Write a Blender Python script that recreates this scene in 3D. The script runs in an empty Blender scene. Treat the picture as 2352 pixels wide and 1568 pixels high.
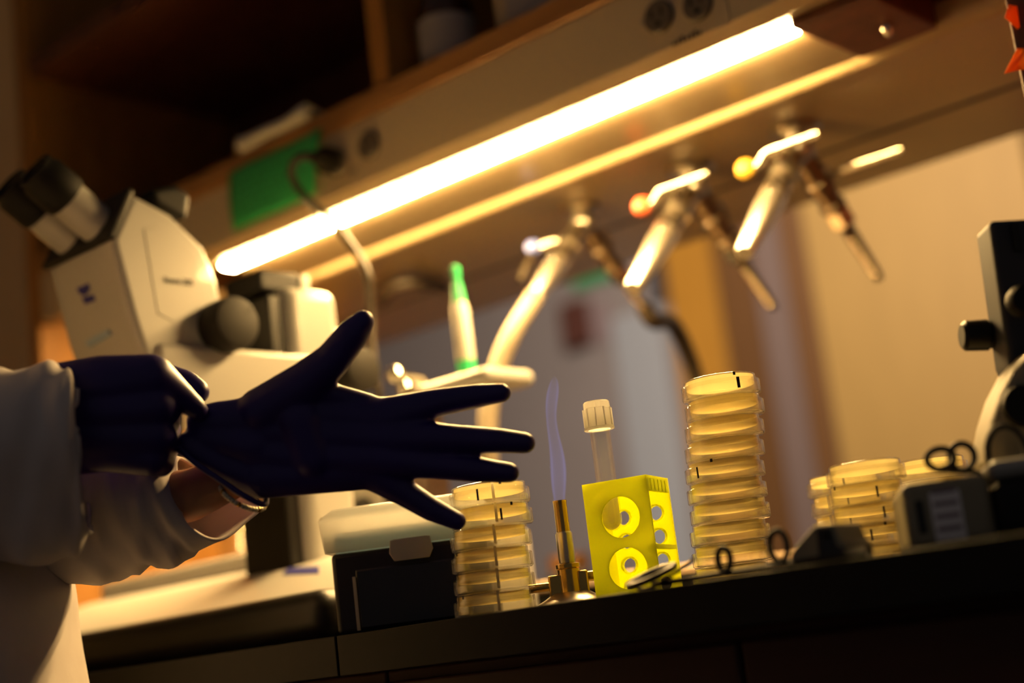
import bpy, bmesh, math, random
import numpy as np
from mathutils import Vector, Matrix, Quaternion
random.seed(7); RNG = np.random.default_rng(7)
S = bpy.context.scene
COL = S.collection
PI = math.pi

# ------------------------------------------------------------------ camera
FPX = 3450.0; CX, CY = 1176.0, 784.0
TH = math.radians(49); PITCH = math.atan(717 / 3450)
Fh = np.array([-math.cos(TH), math.sin(TH), 0]); Rh = np.array([math.sin(TH), math.cos(TH), 0]); Uh = np.array([0, 0, 1.0])
_f = Fh * math.cos(PITCH) + Uh * math.sin(PITCH); _up = Uh * math.cos(PITCH) - Fh * math.sin(PITCH)
_n = math.hypot(2026, 16484); _s, _c = 2026 / _n, 16484 / _n
_r = _c * Rh - _s * _up; _u = _s * Rh + _c * _up
CAM = np.array([0, 0, 0.87])
Z0 = 0.9016                                     # worktop height
def ray(x, y): return _f + (x - CX) / FPX * _r - (y - CY) / FPX * _u
def onY(x, y, Y): d = ray(x, y); return CAM + d * (Y / d[1])
def onZ(x, y, Z): d = ray(x, y); return CAM + d * ((Z - CAM[2]) / d[2])
def onX(x, y, X): d = ray(x, y); return CAM + d * (X / d[0])
def at(x, y, D): return CAM + ray(x, y) * D      # D = depth along the view axis
def bench_at(x, D, z=Z0):
    """point on a height z, at depth D, seen in image column x"""
    lo, hi = -2000, 4000
    for _ in range(60):
        m = (lo + hi) / 2
        if at(x, m, D)[2] > z: lo = m
        else: hi = m
    return at(x, (lo + hi) / 2, D)

cd = bpy.data.cameras.new('camera'); cam = bpy.data.objects.new('camera', cd); COL.objects.link(cam)
cd.sensor_width = 36; cd.lens = FPX / 2352 * 36
cam.matrix_world = Matrix(((_r[0], _u[0], -_f[0], CAM[0]), (_r[1], _u[1], -_f[1], CAM[1]), (_r[2], _u[2], -_f[2], CAM[2]), (0, 0, 0, 1)))
cd.dof.use_dof = True; cd.dof.focus_distance = 1.135; cd.dof.aperture_fstop = 2.2
cd.clip_start = 0.02; S.camera = cam

# ------------------------------------------------------------------ materials
MATS = {}
def mat(name, col, rough=0.5, metal=0.0, spec=0.5, coat=0.0, build=None, **kw):
    m = bpy.data.materials.new(name); m.use_nodes = True
    nt = m.node_tree; b = nt.nodes['Principled BSDF']
    b.inputs['Base Color'].default_value = (*col, 1); b.inputs['Roughness'].default_value = rough
    b.inputs['Metallic'].default_value = metal; b.inputs['Specular IOR Level'].default_value = spec
    b.inputs['Coat Weight'].default_value = coat
    for k, v in kw.items(): b.inputs[k.replace('_', ' ')].default_value = v
    if build: build(nt, b)
    MATS[name] = m; return m
def noise_col(c1, c2, scale=(1, 1, 1), nscale=8.0, detail=4, bump=0.0):
    def f(nt, b):
        N = nt.nodes; L = nt.links
        tc = N.new('ShaderNodeTexCoord'); mp = N.new('ShaderNodeMapping'); mp.inputs['Scale'].default_value = scale
        nz = N.new('ShaderNodeTexNoise'); nz.inputs['Scale'].default_value = nscale; nz.inputs['Detail'].default_value = detail
        rp = N.new('ShaderNodeValToRGB'); rp.color_ramp.elements[0].color = (*c1, 1); rp.color_ramp.elements[1].color = (*c2, 1)
        rp.color_ramp.elements[0].position = .3; rp.color_ramp.elements[1].position = .7
        L.new(tc.outputs['Object'], mp.inputs['Vector']); L.new(mp.outputs[0], nz.inputs['Vector'])
        L.new(nz.outputs['Fac'], rp.inputs[0]); L.new(rp.outputs[0], b.inputs['Base Color'])
        if bump:
            bp = N.new('ShaderNodeBump'); bp.inputs['Strength'].default_value = bump; bp.inputs['Distance'].default_value = .003
            L.new(nz.outputs['Fac'], bp.inputs['Height']); L.new(bp.outputs[0], b.inputs['Normal'])
    return f
def emis(name, col, strength):
    m = bpy.data.materials.new(name); m.use_nodes = True; nt = m.node_tree; nt.nodes.clear()
    o = nt.nodes.new('ShaderNodeOutputMaterial'); e = nt.nodes.new('ShaderNodeEmission')
    e.inputs[0].default_value = (*col, 1); e.inputs[1].default_value = strength
    nt.links.new(e.outputs[0], o.inputs[0]); MATS[name] = m; return m
def clear(name, tint=(1, 1, 1), ior=1.5, rough=0.06, haze=0.0, hazecol=(1, 1, 1)):
    """clear plastic: straight-through transparency under a fresnel gloss, plus a little milky scatter"""
    m = bpy.data.materials.new(name); m.use_nodes = True; nt = m.node_tree; nt.nodes.clear(); N = nt.nodes; L = nt.links
    o = N.new('ShaderNodeOutputMaterial'); t = N.new('ShaderNodeBsdfTransparent'); t.inputs[0].default_value = (*tint, 1)
    g = N.new('ShaderNodeBsdfGlossy'); g.inputs['Roughness'].default_value = rough
    fr = N.new('ShaderNodeFresnel'); ge = N.new('ShaderNodeNewGeometry'); mr = N.new('ShaderNodeMapRange')   # same gloss on the inner side of a wall
    mr.inputs['To Min'].default_value = ior; mr.inputs['To Max'].default_value = 1 / ior
    L.new(ge.outputs['Backfacing'], mr.inputs['Value']); L.new(mr.outputs[0], fr.inputs['IOR'])
    a = t
    if haze:
        d = N.new('ShaderNodeBsdfDiffuse'); d.inputs[0].default_value = (*hazecol, 1)
        tl = N.new('ShaderNodeBsdfTranslucent'); tl.inputs[0].default_value = (*hazecol, 1)
        mm = N.new('ShaderNodeMixShader'); mm.inputs[0].default_value = .85; L.new(d.outputs[0], mm.inputs[1]); L.new(tl.outputs[0], mm.inputs[2])
        a = N.new('ShaderNodeMixShader'); a.inputs[0].default_value = haze; L.new(t.outputs[0], a.inputs[1]); L.new(mm.outputs[0], a.inputs[2])
    mx = N.new('ShaderNodeMixShader'); L.new(fr.outputs[0], mx.inputs[0]); L.new(a.outputs[0], mx.inputs[1]); L.new(g.outputs[0], mx.inputs[2])
    L.new(mx.outputs[0], o.inputs[0]); MATS[name] = m; return m
def trans(name, col, tfac=.85, rough=.3, clearfac=0.0):
    """cloudy plastic or jelly that glows when lit from behind"""
    m = bpy.data.materials.new(name); m.use_nodes = True; nt = m.node_tree; nt.nodes.clear(); N = nt.nodes; L = nt.links
    o = N.new('ShaderNodeOutputMaterial'); d = N.new('ShaderNodeBsdfDiffuse'); d.inputs[0].default_value = (*col, 1)
    t = N.new('ShaderNodeBsdfTranslucent'); t.inputs[0].default_value = (*col, 1)
    a = N.new('ShaderNodeMixShader'); a.inputs[0].default_value = tfac; L.new(d.outputs[0], a.inputs[1]); L.new(t.outputs[0], a.inputs[2])
    if clearfac:
        c = N.new('ShaderNodeBsdfTransparent'); c.inputs[0].default_value = (*col, 1)
        b = N.new('ShaderNodeMixShader'); b.inputs[0].default_value = clearfac; L.new(a.outputs[0], b.inputs[1]); L.new(c.outputs[0], b.inputs[2]); a = b
    g = N.new('ShaderNodeBsdfGlossy'); g.inputs['Roughness'].default_value = rough
    mx = N.new('ShaderNodeMixShader'); mx.inputs[0].default_value = .05; L.new(a.outputs[0], mx.inputs[1]); L.new(g.outputs[0], mx.inputs[2])
    L.new(mx.outputs[0], o.inputs[0]); MATS[name] = m; return m
LAMP = (1.0, 0.70, 0.32)
mat('white_paint', (.52, .50, .46), .45)
mat('base_white', (.62, .60, .56), .35, coat=.2)
mat('scope_white', (.35, .34, .315), .38, coat=.15)
mat('scope_grey', (.010, .009, .009), .55, spec=.2)
mat('knob_grey', (.014, .012, .010), .6, spec=.18)
mat('black_plastic', (.006, .0055, .005), .4, spec=.28)
mat('plug_black', (.004, .0035, .003), .6, spec=.2)
mat('black_rubber', (.012, .011, .010), .6)
mat('worktop_black', (.004, .0035, .003), .6, spec=.25, build=noise_col((.003, .0026, .0022), (.005, .0043, .0036), nscale=60))
mat('cabinet_wood', (.05, .015, .008), .6, spec=.3, build=noise_col((.035, .011, .006), (.06, .018, .009), (1, 1, 8), 4))
mat('shelf_wood', (.36, .17, .05), .5, build=noise_col((.30, .135, .036), (.42, .205, .06), (2, 14, 14), 3))
mat('panel_wood', (.36, .16, .03), .5, build=noise_col((.31, .13, .022), (.41, .185, .036), (14, 14, 1.5), 3))
mat('dark_wood', (.12, .035, .018), .55, build=noise_col((.09, .025, .012), (.15, .045, .022), (14, 14, 1.5), 3))
mat('underside_beige', (.50, .375, .205), .34, coat=.35, Coat_Roughness=.12)
mat('enamel_beige', (.42, .32, .19), .32, coat=.35, Coat_Roughness=.12)
mat('raceway_beige', (.62, .48, .29), .45)
mat('socket_brown', (.13, .10, .07), .45)
mat('slot_black', (.01, .01, .01), .6)
mat('chrome', (.75, .70, .60), .16, 1.0)
mat('satin_metal', (.85, .80, .70), .34, 1.0)
mat('dark_steel', (.22, .17, .12), .3, 1.0)
mat('steel', (.50, .45, .37), .3, 1.0)
mat('brass', (.52, .34, .10), .22, 1.0)
mat('nitrile', (.026, .010, .15), .42, spec=.45, build=noise_col((.022, .008, .13), (.030, .012, .17), nscale=25, bump=.15))
mat('coat_cloth', (.62, .56, .55), .85, build=noise_col((.58, .52, .51), (.66, .60, .59), nscale=18, bump=.35), Sheen_Weight=.15)
mat('skin', (.36, .17, .10), .5, build=noise_col((.33, .15, .085), (.39, .19, .115), nscale=40), Subsurface_Weight=.1)
mat('hair', (.03, .018, .01), .5)
mat('trousers', (.03, .03, .045), .8)
mat('pearl', (.75, .68, .5), .25, .3)
mat('gold_bead', (.55, .33, .08), .25, 1.0)
mat('green_paper', (.03, .40, .10), .8, build=noise_col((.025, .36, .085), (.04, .44, .12), nscale=9))
mat('ink', (.02, .06, .02), .8)
mat('white_paper', (.72, .66, .55), .85)
mat('wall_paint', (.46, .41, .36), .8, build=noise_col((.45, .40, .35), (.47, .42, .37), nscale=5))
mat('wall_warm', (.68, .48, .21), .8, build=noise_col((.67, .47, .20), (.69, .49, .22), nscale=5))
mat('far_wall', (.36, .32, .30), .8, build=noise_col((.35, .31, .29), (.37, .33, .31), nscale=3))
mat('tan_laminate', (.36, .22, .05), .6, build=noise_col((.345, .21, .047), (.375, .23, .053), (6, 6, 1), 3))
mat('brown_laminate', (.13, .055, .008), .6, build=noise_col((.12, .05, .007), (.14, .06, .009), (10, 10, 1), 3))
mat('honey_wood', (.58, .28, .03), .5, build=noise_col((.53, .25, .025), (.63, .31, .035), (12, 12, 1), 3))
mat('grey_metal', (.17, .12, .10), .5)
mat('pale_door', (.48, .52, .55), .6)
mat('dark_blue', (.03, .032, .045), .6)
mat('red_box', (.13, .045, .03), .6)
mat('pink_paper', (.36, .28, .28), .8)
mat('floor_tile', (.16, .14, .12), .5, build=noise_col((.14, .12, .10), (.18, .155, .13), nscale=14))
mat('ceiling_tile', (.6, .58, .54), .9)
mat('logo_blue', (.012, .012, .16), .5)
mat('sticker_blue', (.045, .05, .30), .5)
mat('label_white', (.85, .80, .80), .7)
mat('label_print', (.26, .19, .22), .7)
mat('pale_blue', (.25, .33, .42), .5)
mat('green_plastic', (.02, .42, .14), .4)
mat('hose_white', (.22, .185, .135), .5)
mat('hose_dark', (.03, .021, .013), .5, spec=.35)
mat('button_blue', (.14, .20, .62), .35)
mat('button_red', (.85, .16, .06), .35)
mat('button_yellow', (.85, .52, .06), .35)
mat('amber_glass', (.05, .018, .006), .15)
mat('bottle_label', (.36, .32, .30), .8)
mat('carton', (.5, .38, .22), .8)
mat('box_dark', (.009, .008, .009), .42, spec=.3)
mat('box_inner', (.006, .006, .009), .3)
mat('case_rim', (.60, .45, .30), .5)
mat('pen_ink', (.02, .015, .02), .6)
mat('device_grey', (.26, .22, .14), .5)
trans('white_line', (.99, .98, .96), .93)
trans('orange_tape', (.98, .27, .03), .5)
emis('lens_glow', (1.0, .62, .22), 480.0)
clear('clear_plastic', (.99, .985, .955), 1.5, .04, .02, (1, .93, .72))
clear('tube_plastic', (.97, .965, .94), 1.6, .03, .012, (1, .95, .85))
clear('smoke_lens', (.45, .43, .38), 1.0001, .3, 0)
clear('lid_frost', (.97, .97, .95), 1.35, .25, .62, (.98, .97, .94))
trans('agar', (.995, .93, .66), .94, clearfac=.28)
trans('rack_yellow', (.945, .975, .05), .90, .4)
trans('cap_frost', (.99, .98, .95), .92, .35)
trans('tube_agar', (.97, .92, .74), .85)
trans('blue_insert', (.62, .80, .93), .6)
trans('frost_tab', (.62, .58, .50), .6)

def flame_mat():
    m = bpy.data.materials.new('flame_gas'); m.use_nodes = True; nt = m.node_tree; nt.nodes.clear()
    o = nt.nodes.new('ShaderNodeOutputMaterial'); e = nt.nodes.new('ShaderNodeEmission')
    e.inputs[0].default_value = (.26, .30, 1.0, 1); e.inputs[1].default_value = 20.0
    nt.links.new(e.outputs[0], o.inputs['Volume']); MATS['flame_gas'] = m
flame_mat()

# ------------------------------------------------------------------ mesh builder
class MB:
    def __init__(self): self.v = []; self.f = []; self.m = []
    def add(self, vs, fs, mi=0):
        b = len(self.v); self.v += [tuple(map(float, p)) for p in vs]; self.f += [tuple(b + i for i in q) for q in fs]; self.m += [mi] * len(fs); return self
    def box(self, lo, hi, mi=0, M=None):
        x0, y0, z0 = lo; x1, y1, z1 = hi
        vs = [(x0, y0, z0), (x1, y0, z0), (x1, y1, z0), (x0, y1, z0), (x0, y0, z1), (x1, y0, z1), (x1, y1, z1), (x0, y1, z1)]
        if M is not None: vs = [M @ Vector(p) for p in vs]
        return self.add(vs, [(0, 3, 2, 1), (4, 5, 6, 7), (0, 1, 5, 4), (1, 2, 6, 5), (2, 3, 7, 6), (3, 0, 4, 7)], mi)
    def prism(self, pts, d, mi=0):
        """closed 3D polygon pushed along vector d"""
        n = len(pts); d = np.array(d, float); vs = [np.array(p, float) for p in pts]; vs += [p + d for p in vs]
        return self.add(vs, [tuple(range(n))[::-1], tuple(range(n, 2 * n))] + [(i, (i + 1) % n, n + (i + 1) % n, n + i) for i in range(n)], mi)
    def tube(self, path, r, seg=16, mi=0, cap=True, inner=None):
        path = [np.array(p, float) for p in path]; n = len(path)
        rr = [r] * n if np.isscalar(r) else list(r)
        vs = []; fs = []; ref = None
        for i in range(n):
            t = path[min(i + 1, n - 1)] - path[max(i - 1, 0)]; t /= np.linalg.norm(t) + 1e-12
            if ref is None:
                ref = np.cross(t, [0, 0, 1.0]);
                if np.linalg.norm(ref) < .1: ref = np.cross(t, [1.0, 0, 0])
            ref = ref - t * ref.dot(t); ref /= np.linalg.norm(ref); w = np.cross(t, ref)
            for k in range(seg):
                a = 2 * PI * k / seg; vs.append(path[i] + rr[i] * (math.cos(a) * ref + math.sin(a) * w))
        for i in range(n - 1):
            for k in range(seg):
                k2 = (k + 1) % seg; fs.append((i * seg + k, i * seg + k2, (i + 1) * seg + k2, (i + 1) * seg + k))
        if cap: fs += [tuple(range(seg))[::-1], tuple(range((n - 1) * seg, n * seg))]
        return self.add(vs, fs, mi)
    def lathe(self, prof, c=(0, 0, 0), axis=(0, 0, 1), seg=40, mi=0, closed=False):
        """prof: list of (radius, height along axis); closed=True joins the last point to the first"""
        ax = Vector(axis).normalized(); q = Vector((0, 0, 1)).rotation_difference(ax); c = Vector(c)
        vs = []; fs = []; idx = []
        for (r, h) in prof:
            if r < 1e-7: idx.append([len(vs)] * seg); vs.append(c + q @ Vector((0, 0, h)))
            else:
                idx.append([len(vs) + k for k in range(seg)])
                for k in range(seg):
                    a = 2 * PI * k / seg; vs.append(c + q @ Vector((r * math.cos(a), r * math.sin(a), h)))
        pr = list(zip(idx, idx[1:])) + ([(idx[-1], idx[0])] if closed else [])
        for A, B in pr:
            for k in range(seg):
                k2 = (k + 1) % seg; f = []
                for q_ in (A[k], A[k2], B[k2], B[k]):
                    if q_ not in f: f.append(q_)
                if len(f) > 2: fs.append(tuple(f))
        return self.add(vs, fs, mi)
    def loft(self, rings, mi=0, cap0=False, cap1=False):
        n = len(rings[0]); vs = [p for R_ in rings for p in R_]; fs = []
        for i in range(len(rings) - 1):
            for k in range(n):
                k2 = (k + 1) % n; fs.append((i * n + k, i * n + k2, (i + 1) * n + k2, (i + 1) * n + k))
        if cap0: fs.append(tuple(range(n))[::-1])
        if cap1: fs.append(tuple(range((len(rings) - 1) * n, len(rings) * n)))
        return self.add(vs, fs, mi)
    def build(self, name, m, parent=None, bevel=0, seg=3, smooth=None, solid=0, sub=0):
        me = bpy.data.meshes.new(name)
        off = np.zeros(3); q_ = parent
        while q_ is not None: off = off + np.array(q_.location); q_ = q_.parent
        if parent is not None and getattr(self, 'local', False): off = np.zeros(3)
        me.from_pydata([tuple(np.array(p) - off) for p in self.v], [], self.f)
        for x in (m if isinstance(m, (list, tuple)) else [m]): me.materials.append(MATS[x] if isinstance(x, str) else x)
        for p, i in zip(me.polygons, self.m): p.material_index = i
        bm = bmesh.new(); bm.from_mesh(me); bmesh.ops.recalc_face_normals(bm, faces=bm.faces); bm.to_mesh(me); bm.free()
        if smooth is None: smooth = 35
        if smooth:
            me.polygons.foreach_set('use_smooth', [True] * len(me.polygons)); me.set_sharp_from_angle(angle=math.radians(smooth))
        o = bpy.data.objects.new(name, me); COL.objects.link(o)
        if parent is not None: o.parent = parent
        if bevel:
            b = o.modifiers.new('bevel', 'BEVEL'); b.width = bevel; b.segments = seg; b.limit_method = 'ANGLE'; b.angle_limit = math.radians(40)
            b.harden_normals = False
        if solid:
            s = o.modifiers.new('solid', 'SOLIDIFY'); s.thickness = solid; s.offset = -1
        if sub:
            s = o.modifiers.new('sub', 'SUBSURF'); s.levels = s.render_levels = sub
        return o
def L(mb): mb.local = True; return mb
def tag(o, label, cat, group=None):
    o['label'] = label; o['category'] = cat
    if group: o['group'] = group
    return o
def struct(o): o['kind'] = 'structure'; return o
def thing(name, loc, label, cat, group=None, rz=0.0):
    o = bpy.data.objects.new(name, None); COL.objects.link(o); o.location = [float(a) for a in loc]; o.rotation_euler = (0, 0, rz)
    o.empty_display_size = .05; bpy.context.view_layer.update()
    return tag(o, label, cat, group)
def spline(pts, n=40):
    pts = [np.array(p, float) for p in pts]; out = []
    P = [2 * pts[0] - pts[1]] + pts + [2 * pts[-1] - pts[-2]]; m = len(pts) - 1
    for i in range(n + 1):
        t = i / n * m; k = min(int(t), m - 1); u = t - k; a, b, c, d = P[k:k + 4]
        out.append(.5 * (2 * b + (c - a) * u + (2 * a - 5 * b + 4 * c - d) * u * u + (3 * b - a - 3 * c + d) * u ** 3))
    return out
def cspline(pts, n=48):
    pts = [np.array(p, float) for p in pts]; m = len(pts); out = []
    for i in range(n):
        t = i / n * m; k = int(t); u = t - k; a, b, c, d = (pts[(k + j - 1) % m] for j in range(4))
        out.append(.5 * (2 * b + (c - a) * u + (2 * a - 5 * b + 4 * c - d) * u * u + (3 * b - a - 3 * c + d) * u ** 3))
    return out
def plate(outline, holes, thick, seg=40):
    """flat plate in local XY with round holes: mesh data (verts, faces), z from 0 to thick"""
    cu = bpy.data.curves.new('plate', 'CURVE'); cu.dimensions = '2D'; cu.fill_mode = 'BOTH'; cu.extrude = thick / 2
    def poly(pts):
        s = cu.splines.new('POLY'); s.points.add(len(pts) - 1)
        for p, q in zip(s.points, pts): p.co = (q[0], q[1], 0, 1)
        s.use_cyclic_u = True
    poly(outline)
    for (x, y, r) in holes: poly([(x + r * math.cos(2 * PI * k / seg), y + r * math.sin(2 * PI * k / seg)) for k in range(seg)])
    o = bpy.data.objects.new('plate', cu); COL.objects.link(o)
    me = bpy.data.meshes.new_from_object(o.evaluated_get(bpy.context.evaluated_depsgraph_get()))
    v = [(p.co.x, p.co.y, p.co.z + thick / 2) for p in me.vertices]; f = [tuple(p.vertices) for p in me.polygons]
    bpy.data.objects.remove(o); bpy.data.meshes.remove(me); bpy.data.curves.remove(cu)
    return v, f
def text_mb(txt, size):
    cu = bpy.data.curves.new('txt', 'FONT'); cu.body = txt; cu.size = size; cu.extrude = .0002; cu.align_x = 'CENTER'
    o = bpy.data.objects.new('txt', cu); COL.objects.link(o)
    me = bpy.data.meshes.new_from_object(o.evaluated_get(bpy.context.evaluated_depsgraph_get()))
    v = [tuple(p.co) for p in me.vertices]; f = [tuple(p.vertices) for p in me.polygons]
    bpy.data.objects.remove(o); bpy.data.meshes.remove(me); bpy.data.curves.remove(cu)
    return v, f
def _ball():
    bm = bmesh.new(); bmesh.ops.create_icosphere(bm, subdivisions=3, radius=1); v = [tuple(x.co) for x in bm.verts]; bm.free(); return np.array(v)
BALL = _ball()
def hull_cone(p0, r0, p1, r1):
    """closed tapered capsule -> (verts, faces)"""
    bm = bmesh.new()
    for p in np.vstack([BALL * r0 + np.array(p0), BALL * r1 + np.array(p1)]): bm.verts.new(p)
    bm.verts.ensure_lookup_table()
    h = bmesh.ops.convex_hull(bm, input=list(bm.verts), use_existing_faces=False)
    bm.verts.index_update()
    vs = [tuple(v.co) for v in bm.verts]; fs = [tuple(v.index for v in f.verts) for f in bm.faces]; bm.free()
    return vs, fs
def flesh(cones, voxel, smooth_it, factor=.5):
    """union of tapered limbs melted into one continuous skin -> (verts, faces)"""
    tot = bpy.data.meshes.new('flesh'); V = []; Fc = []
    for c in cones:
        vs, fs = hull_cone(*c); b = len(V); V += vs; Fc += [tuple(b + i for i in q) for q in fs]
    tot.from_pydata(V, [], Fc)
    o = bpy.data.objects.new('flesh', tot); COL.objects.link(o)
    rm = o.modifiers.new('r', 'REMESH'); rm.mode = 'VOXEL'; rm.voxel_size = voxel
    sm = o.modifiers.new('s', 'SMOOTH'); sm.factor = factor; sm.iterations = smooth_it
    me = bpy.data.meshes.new_from_object(o.evaluated_get(bpy.context.evaluated_depsgraph_get()))
    v = [tuple(p.co) for p in me.vertices]; f = [tuple(p.vertices) for p in me.polygons]
    bpy.data.objects.remove(o); bpy.data.meshes.remove(me); bpy.data.meshes.remove(tot)
    return v, f
def dup(root, loc, label, rz=0.0, group=None):
    r = root.copy(); COL.objects.link(r); r.location = [float(a) for a in loc]; r.rotation_euler = (0, 0, rz); r['label'] = label
    if group: r['group'] = group
    for ch in list(root.children):
        c = ch.copy(); COL.objects.link(c); c.parent = r
        for g in list(ch.children): d = g.copy(); COL.objects.link(d); d.parent = c
    return r
X_, Y_, Z_ = np.eye(3)

# ================================================================== SETTING
struct(MB().box((-6, -1.6, -.05), (3.5, 6, 0)).build('floor', 'floor_tile'))
struct(MB().box((-6, 1.0, 2.9), (3.5, 6, 2.95)).build('ceiling', 'ceiling_tile'))
struct(MB().box((-2.42, -1.6, 0), (-2.32, 1.9, 2.9)).build('wall_left', 'wall_warm'))
YB = 4.6
struct(MB().box((-6, YB, 0), (3.5, YB + .1, 2.9)).build('wall_back', 'far_wall'))

# things on / before the far wall (far out of focus)
def far_box(name, m, x0, x1, y0, y1, dep, Y=YB, parent=None):
    """box standing before the far wall; x0..x1 columns taken at its mid height, y0 top row, y1 bottom row"""
    ym = (y0 + y1) / 2
    a = onY(x0, ym, Y - dep); b = onY(x1, ym, Y - dep); t = onY((x0 + x1) / 2, y0, Y - dep); u = onY((x0 + x1) / 2, y1, Y - dep)
    return MB().box((a[0], Y - dep, 0 if y1 > 1500 else u[2]), (b[0], Y - .001, t[2])).build(name, m, parent, bevel=.004)
d1 = struct(far_box('door_1', 'pale_door', 1478, 1596, 690, 1900, .03)); d1['label'] = 'pale blue-grey door with dark upper part'
struct(far_box('window_1', 'dark_blue', 1478, 1596, 380, 690, .03))
struct(far_box('trim_1', 'honey_wood', 1596, 1712, 300, 1900, .09))
tag(far_box('notice_box', 'red_box', 1286, 1340, 690, 795, .06), 'small reddish brown box on the grey wall far behind the valves', 'box')
tag(far_box('wall_notice', 'pink_paper', 1342, 1400, 690, 790, .01), 'pinkish grey notice on the far wall beside the reddish brown box', 'notice')
tag(far_box('wall_sign', 'green_plastic', 1310, 1420, 600, 648, .02), 'green sign high on the far grey wall under the shelf', 'sign')
tag(far_box('tall_cupboard', 'brown_laminate', 1716, 1800, 250, 1900, .35), 'tall dark brown cupboard beside the honey-coloured door post', 'cupboard')
tag(far_box('metal_post', 'grey_metal', 1802, 1872, 250, 1900, .42), 'upright grey-pink metal post between brown and tan cupboards', 'post')
tc = far_box('storage_cupboard', 'tan_laminate', 1935, 2500, 250, 1900, .50)
tag(tc, 'broad tan cupboard filling the background at right', 'cupboard')
tag(far_box('corner_panel', 'brown_laminate', 1874, 1933, 250, 1900, .46), 'narrow brown end panel left of the broad tan cupboard', 'panel')

# ================================================================== BENCH
YE = .79                                        # front edge of the worktop
def wt(x0, x1, lab):
    return tag(MB().box((x0, YE, Z0 - .031), (x1, 2.12, Z0)).build('worktop', 'worktop_black', bevel=.0008, seg=2), lab, 'worktop')
XS_ = -.905
wt(-2.32, XS_ - .001, 'black laboratory worktop slab under the left microscope')
wt(XS_ + .001, 1.2, 'black laboratory worktop slab under the dish stacks and yellow rack')
def cabinet(x0, x1, lab):
    t = thing('base_cabinet', ((x0 + x1) / 2, 1.45, 0), lab, 'cabinet', 'wooden base cabinets under the worktop')
    MB().box((x0 + .001, YE + .05, 0.08), (x1 - .001, 2.06, Z0 - .0312)).build('cabinet_body', 'cabinet_wood', t, bevel=.002)
    MB().box((x0 + .001, YE + .09, 0), (x1 - .001, 2.0, .08)).build('plinth', 'black_rubber', t)
    for a, b in ((x0 + .004, (x0 + x1) / 2 - .002), ((x0 + x1) / 2 + .002, x1 - .004)):
        d = MB().box((a, YE + .028, .70), (b, YE + .05, Z0 - .04)).build('drawer', 'cabinet_wood', t, bevel=.002)
        MB().tube([((a + b) / 2 - .05, YE + .028, .79), ((a + b) / 2 - .05, YE + .005, .79), ((a + b) / 2 + .05, YE + .005, .79), ((a + b) / 2 + .05, YE + .028, .79)], .004, 10).build('handle', 'steel', d)
        d = MB().box((a, YE + .028, .09), (b, YE + .05, .69)).build('door', 'cabinet_wood', t, bevel=.002)
        MB().tube([(b - .04, YE + .028, .5), (b - .04, YE + .005, .5), (b - .04, YE + .005, .6), (b - .04, YE + .028, .6)], .004, 10).build('handle', 'steel', d)
cabinet(-2.315, -1.63, 'brown base cabinet under the worktop behind the person'); cabinet(-1.63, XS_, 'brown base cabinet under the left microscope')
cabinet(XS_, -.2, 'brown base cabinet under the yellow rack and dish stacks'); cabinet(-.2, 1.2, 'brown base cabinet at the near right end of the bench')

# ================================================================== SHELF UNIT OVER THE BENCH
YF = 1.165; ZB = 1.427; ZT = 1.503; YR = 1.752
XL, XR = -1.915, -.448
su = thing('shelf_unit', ((XL + XR) / 2, 1.45, Z0), 'brown wooden double-sided shelf unit standing along the middle of the bench', 'shelf unit')
MB().box((XL, YF - .004, ZT), (.9, YR, ZT + .028)).build('bottom_board', 'shelf_wood', su, bevel=.002)
MB().box((XL - .03, YF - .004, Z0), (XL, YR, 2.5)).build('end_panel', 'panel_wood', su, bevel=.002)
e2 = MB().box((XR, YF + .037, Z0), (XR + .03, YR, ZT)).build('support_panel', 'dark_wood', su, bevel=.002); e2['label'] = 'dark red-brown upright'
MB().box((-1.178, YF, ZT + .028), (-1.150, YR - .02, 1.813)).build('divider', 'panel_wood', su, bevel=.002)
MB().box((XL, YF, 1.813), (.9, YR, 1.841)).build('upper_board', 'dark_wood', su, bevel=.002)
MB().box((XL, 1.55, ZT + .028), (.9, 1.57, 2.5)).build('back_panel', 'dark_wood', su)
# underside: sheet-metal ceiling with the lit rib, the seam and the rear lip
un = MB()
ZC = ZB - .011
prof = [(1.352, ZC + .03)] + [(1.352 + .016 - .016 * math.cos(a), ZC + .016 - .016 * math.sin(a)) for a in np.linspace(0, PI / 2, 7)] + [(1.572, ZC), (1.572, ZC + .004), (1.586, ZC + .004), (1.586, ZC), (YR, ZC), (YR, ZC + .03)]
un.prism([(XL, y, z) for y, z in prof], (.9 - XL, 0, 0))
un.box((XL, 1.56, ZC + .03), (.9, YR, ZT - .001))
us = un.build('underside', 'underside_beige', su, smooth=40)
MB().box((XL, 1.571, ZC + .0005), (.9, 1.587, ZC + .0038)).build('seam', 'slot_black', su)
# raceway
rw = thing('cable_raceway', (-1.0, YF, ZB), 'beige metal socket raceway along the shelf front edge above the light', 'raceway')
MB().box((XL + .001, YF, ZB), (.9, YF + .035, ZT - .0005)).build('raceway_body', 'raceway_beige', rw, bevel=.002)
def socket(px, py, dark=False):
    c = onY(px, py, YF - .003)
    s = MB(); s.lathe([(0, .004), (.0155, .004), (.017, .002), (.017, -.002), (0, -.002)], (c[0], YF - .002, c[2]), (0, -1, 0), 32)
    o = s.build('socket', 'socket_brown', rw)
    m = MB()
    for dx, dz in ((-.006, .003), (.006, .003)): m.box((c[0] + dx - .0012, YF - .0068, c[2] + dz - .004), (c[0] + dx + .0012, YF - .0055, c[2] + dz + .004))
    m.lathe([(0, .001), (.0028, .001), (.0028, -.001), (0, -.001)], (c[0], YF - .006, c[2] - .008), (0, -1, 0), 16)
    m.build('socket_slots', 'slot_black', o)
    return c
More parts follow.
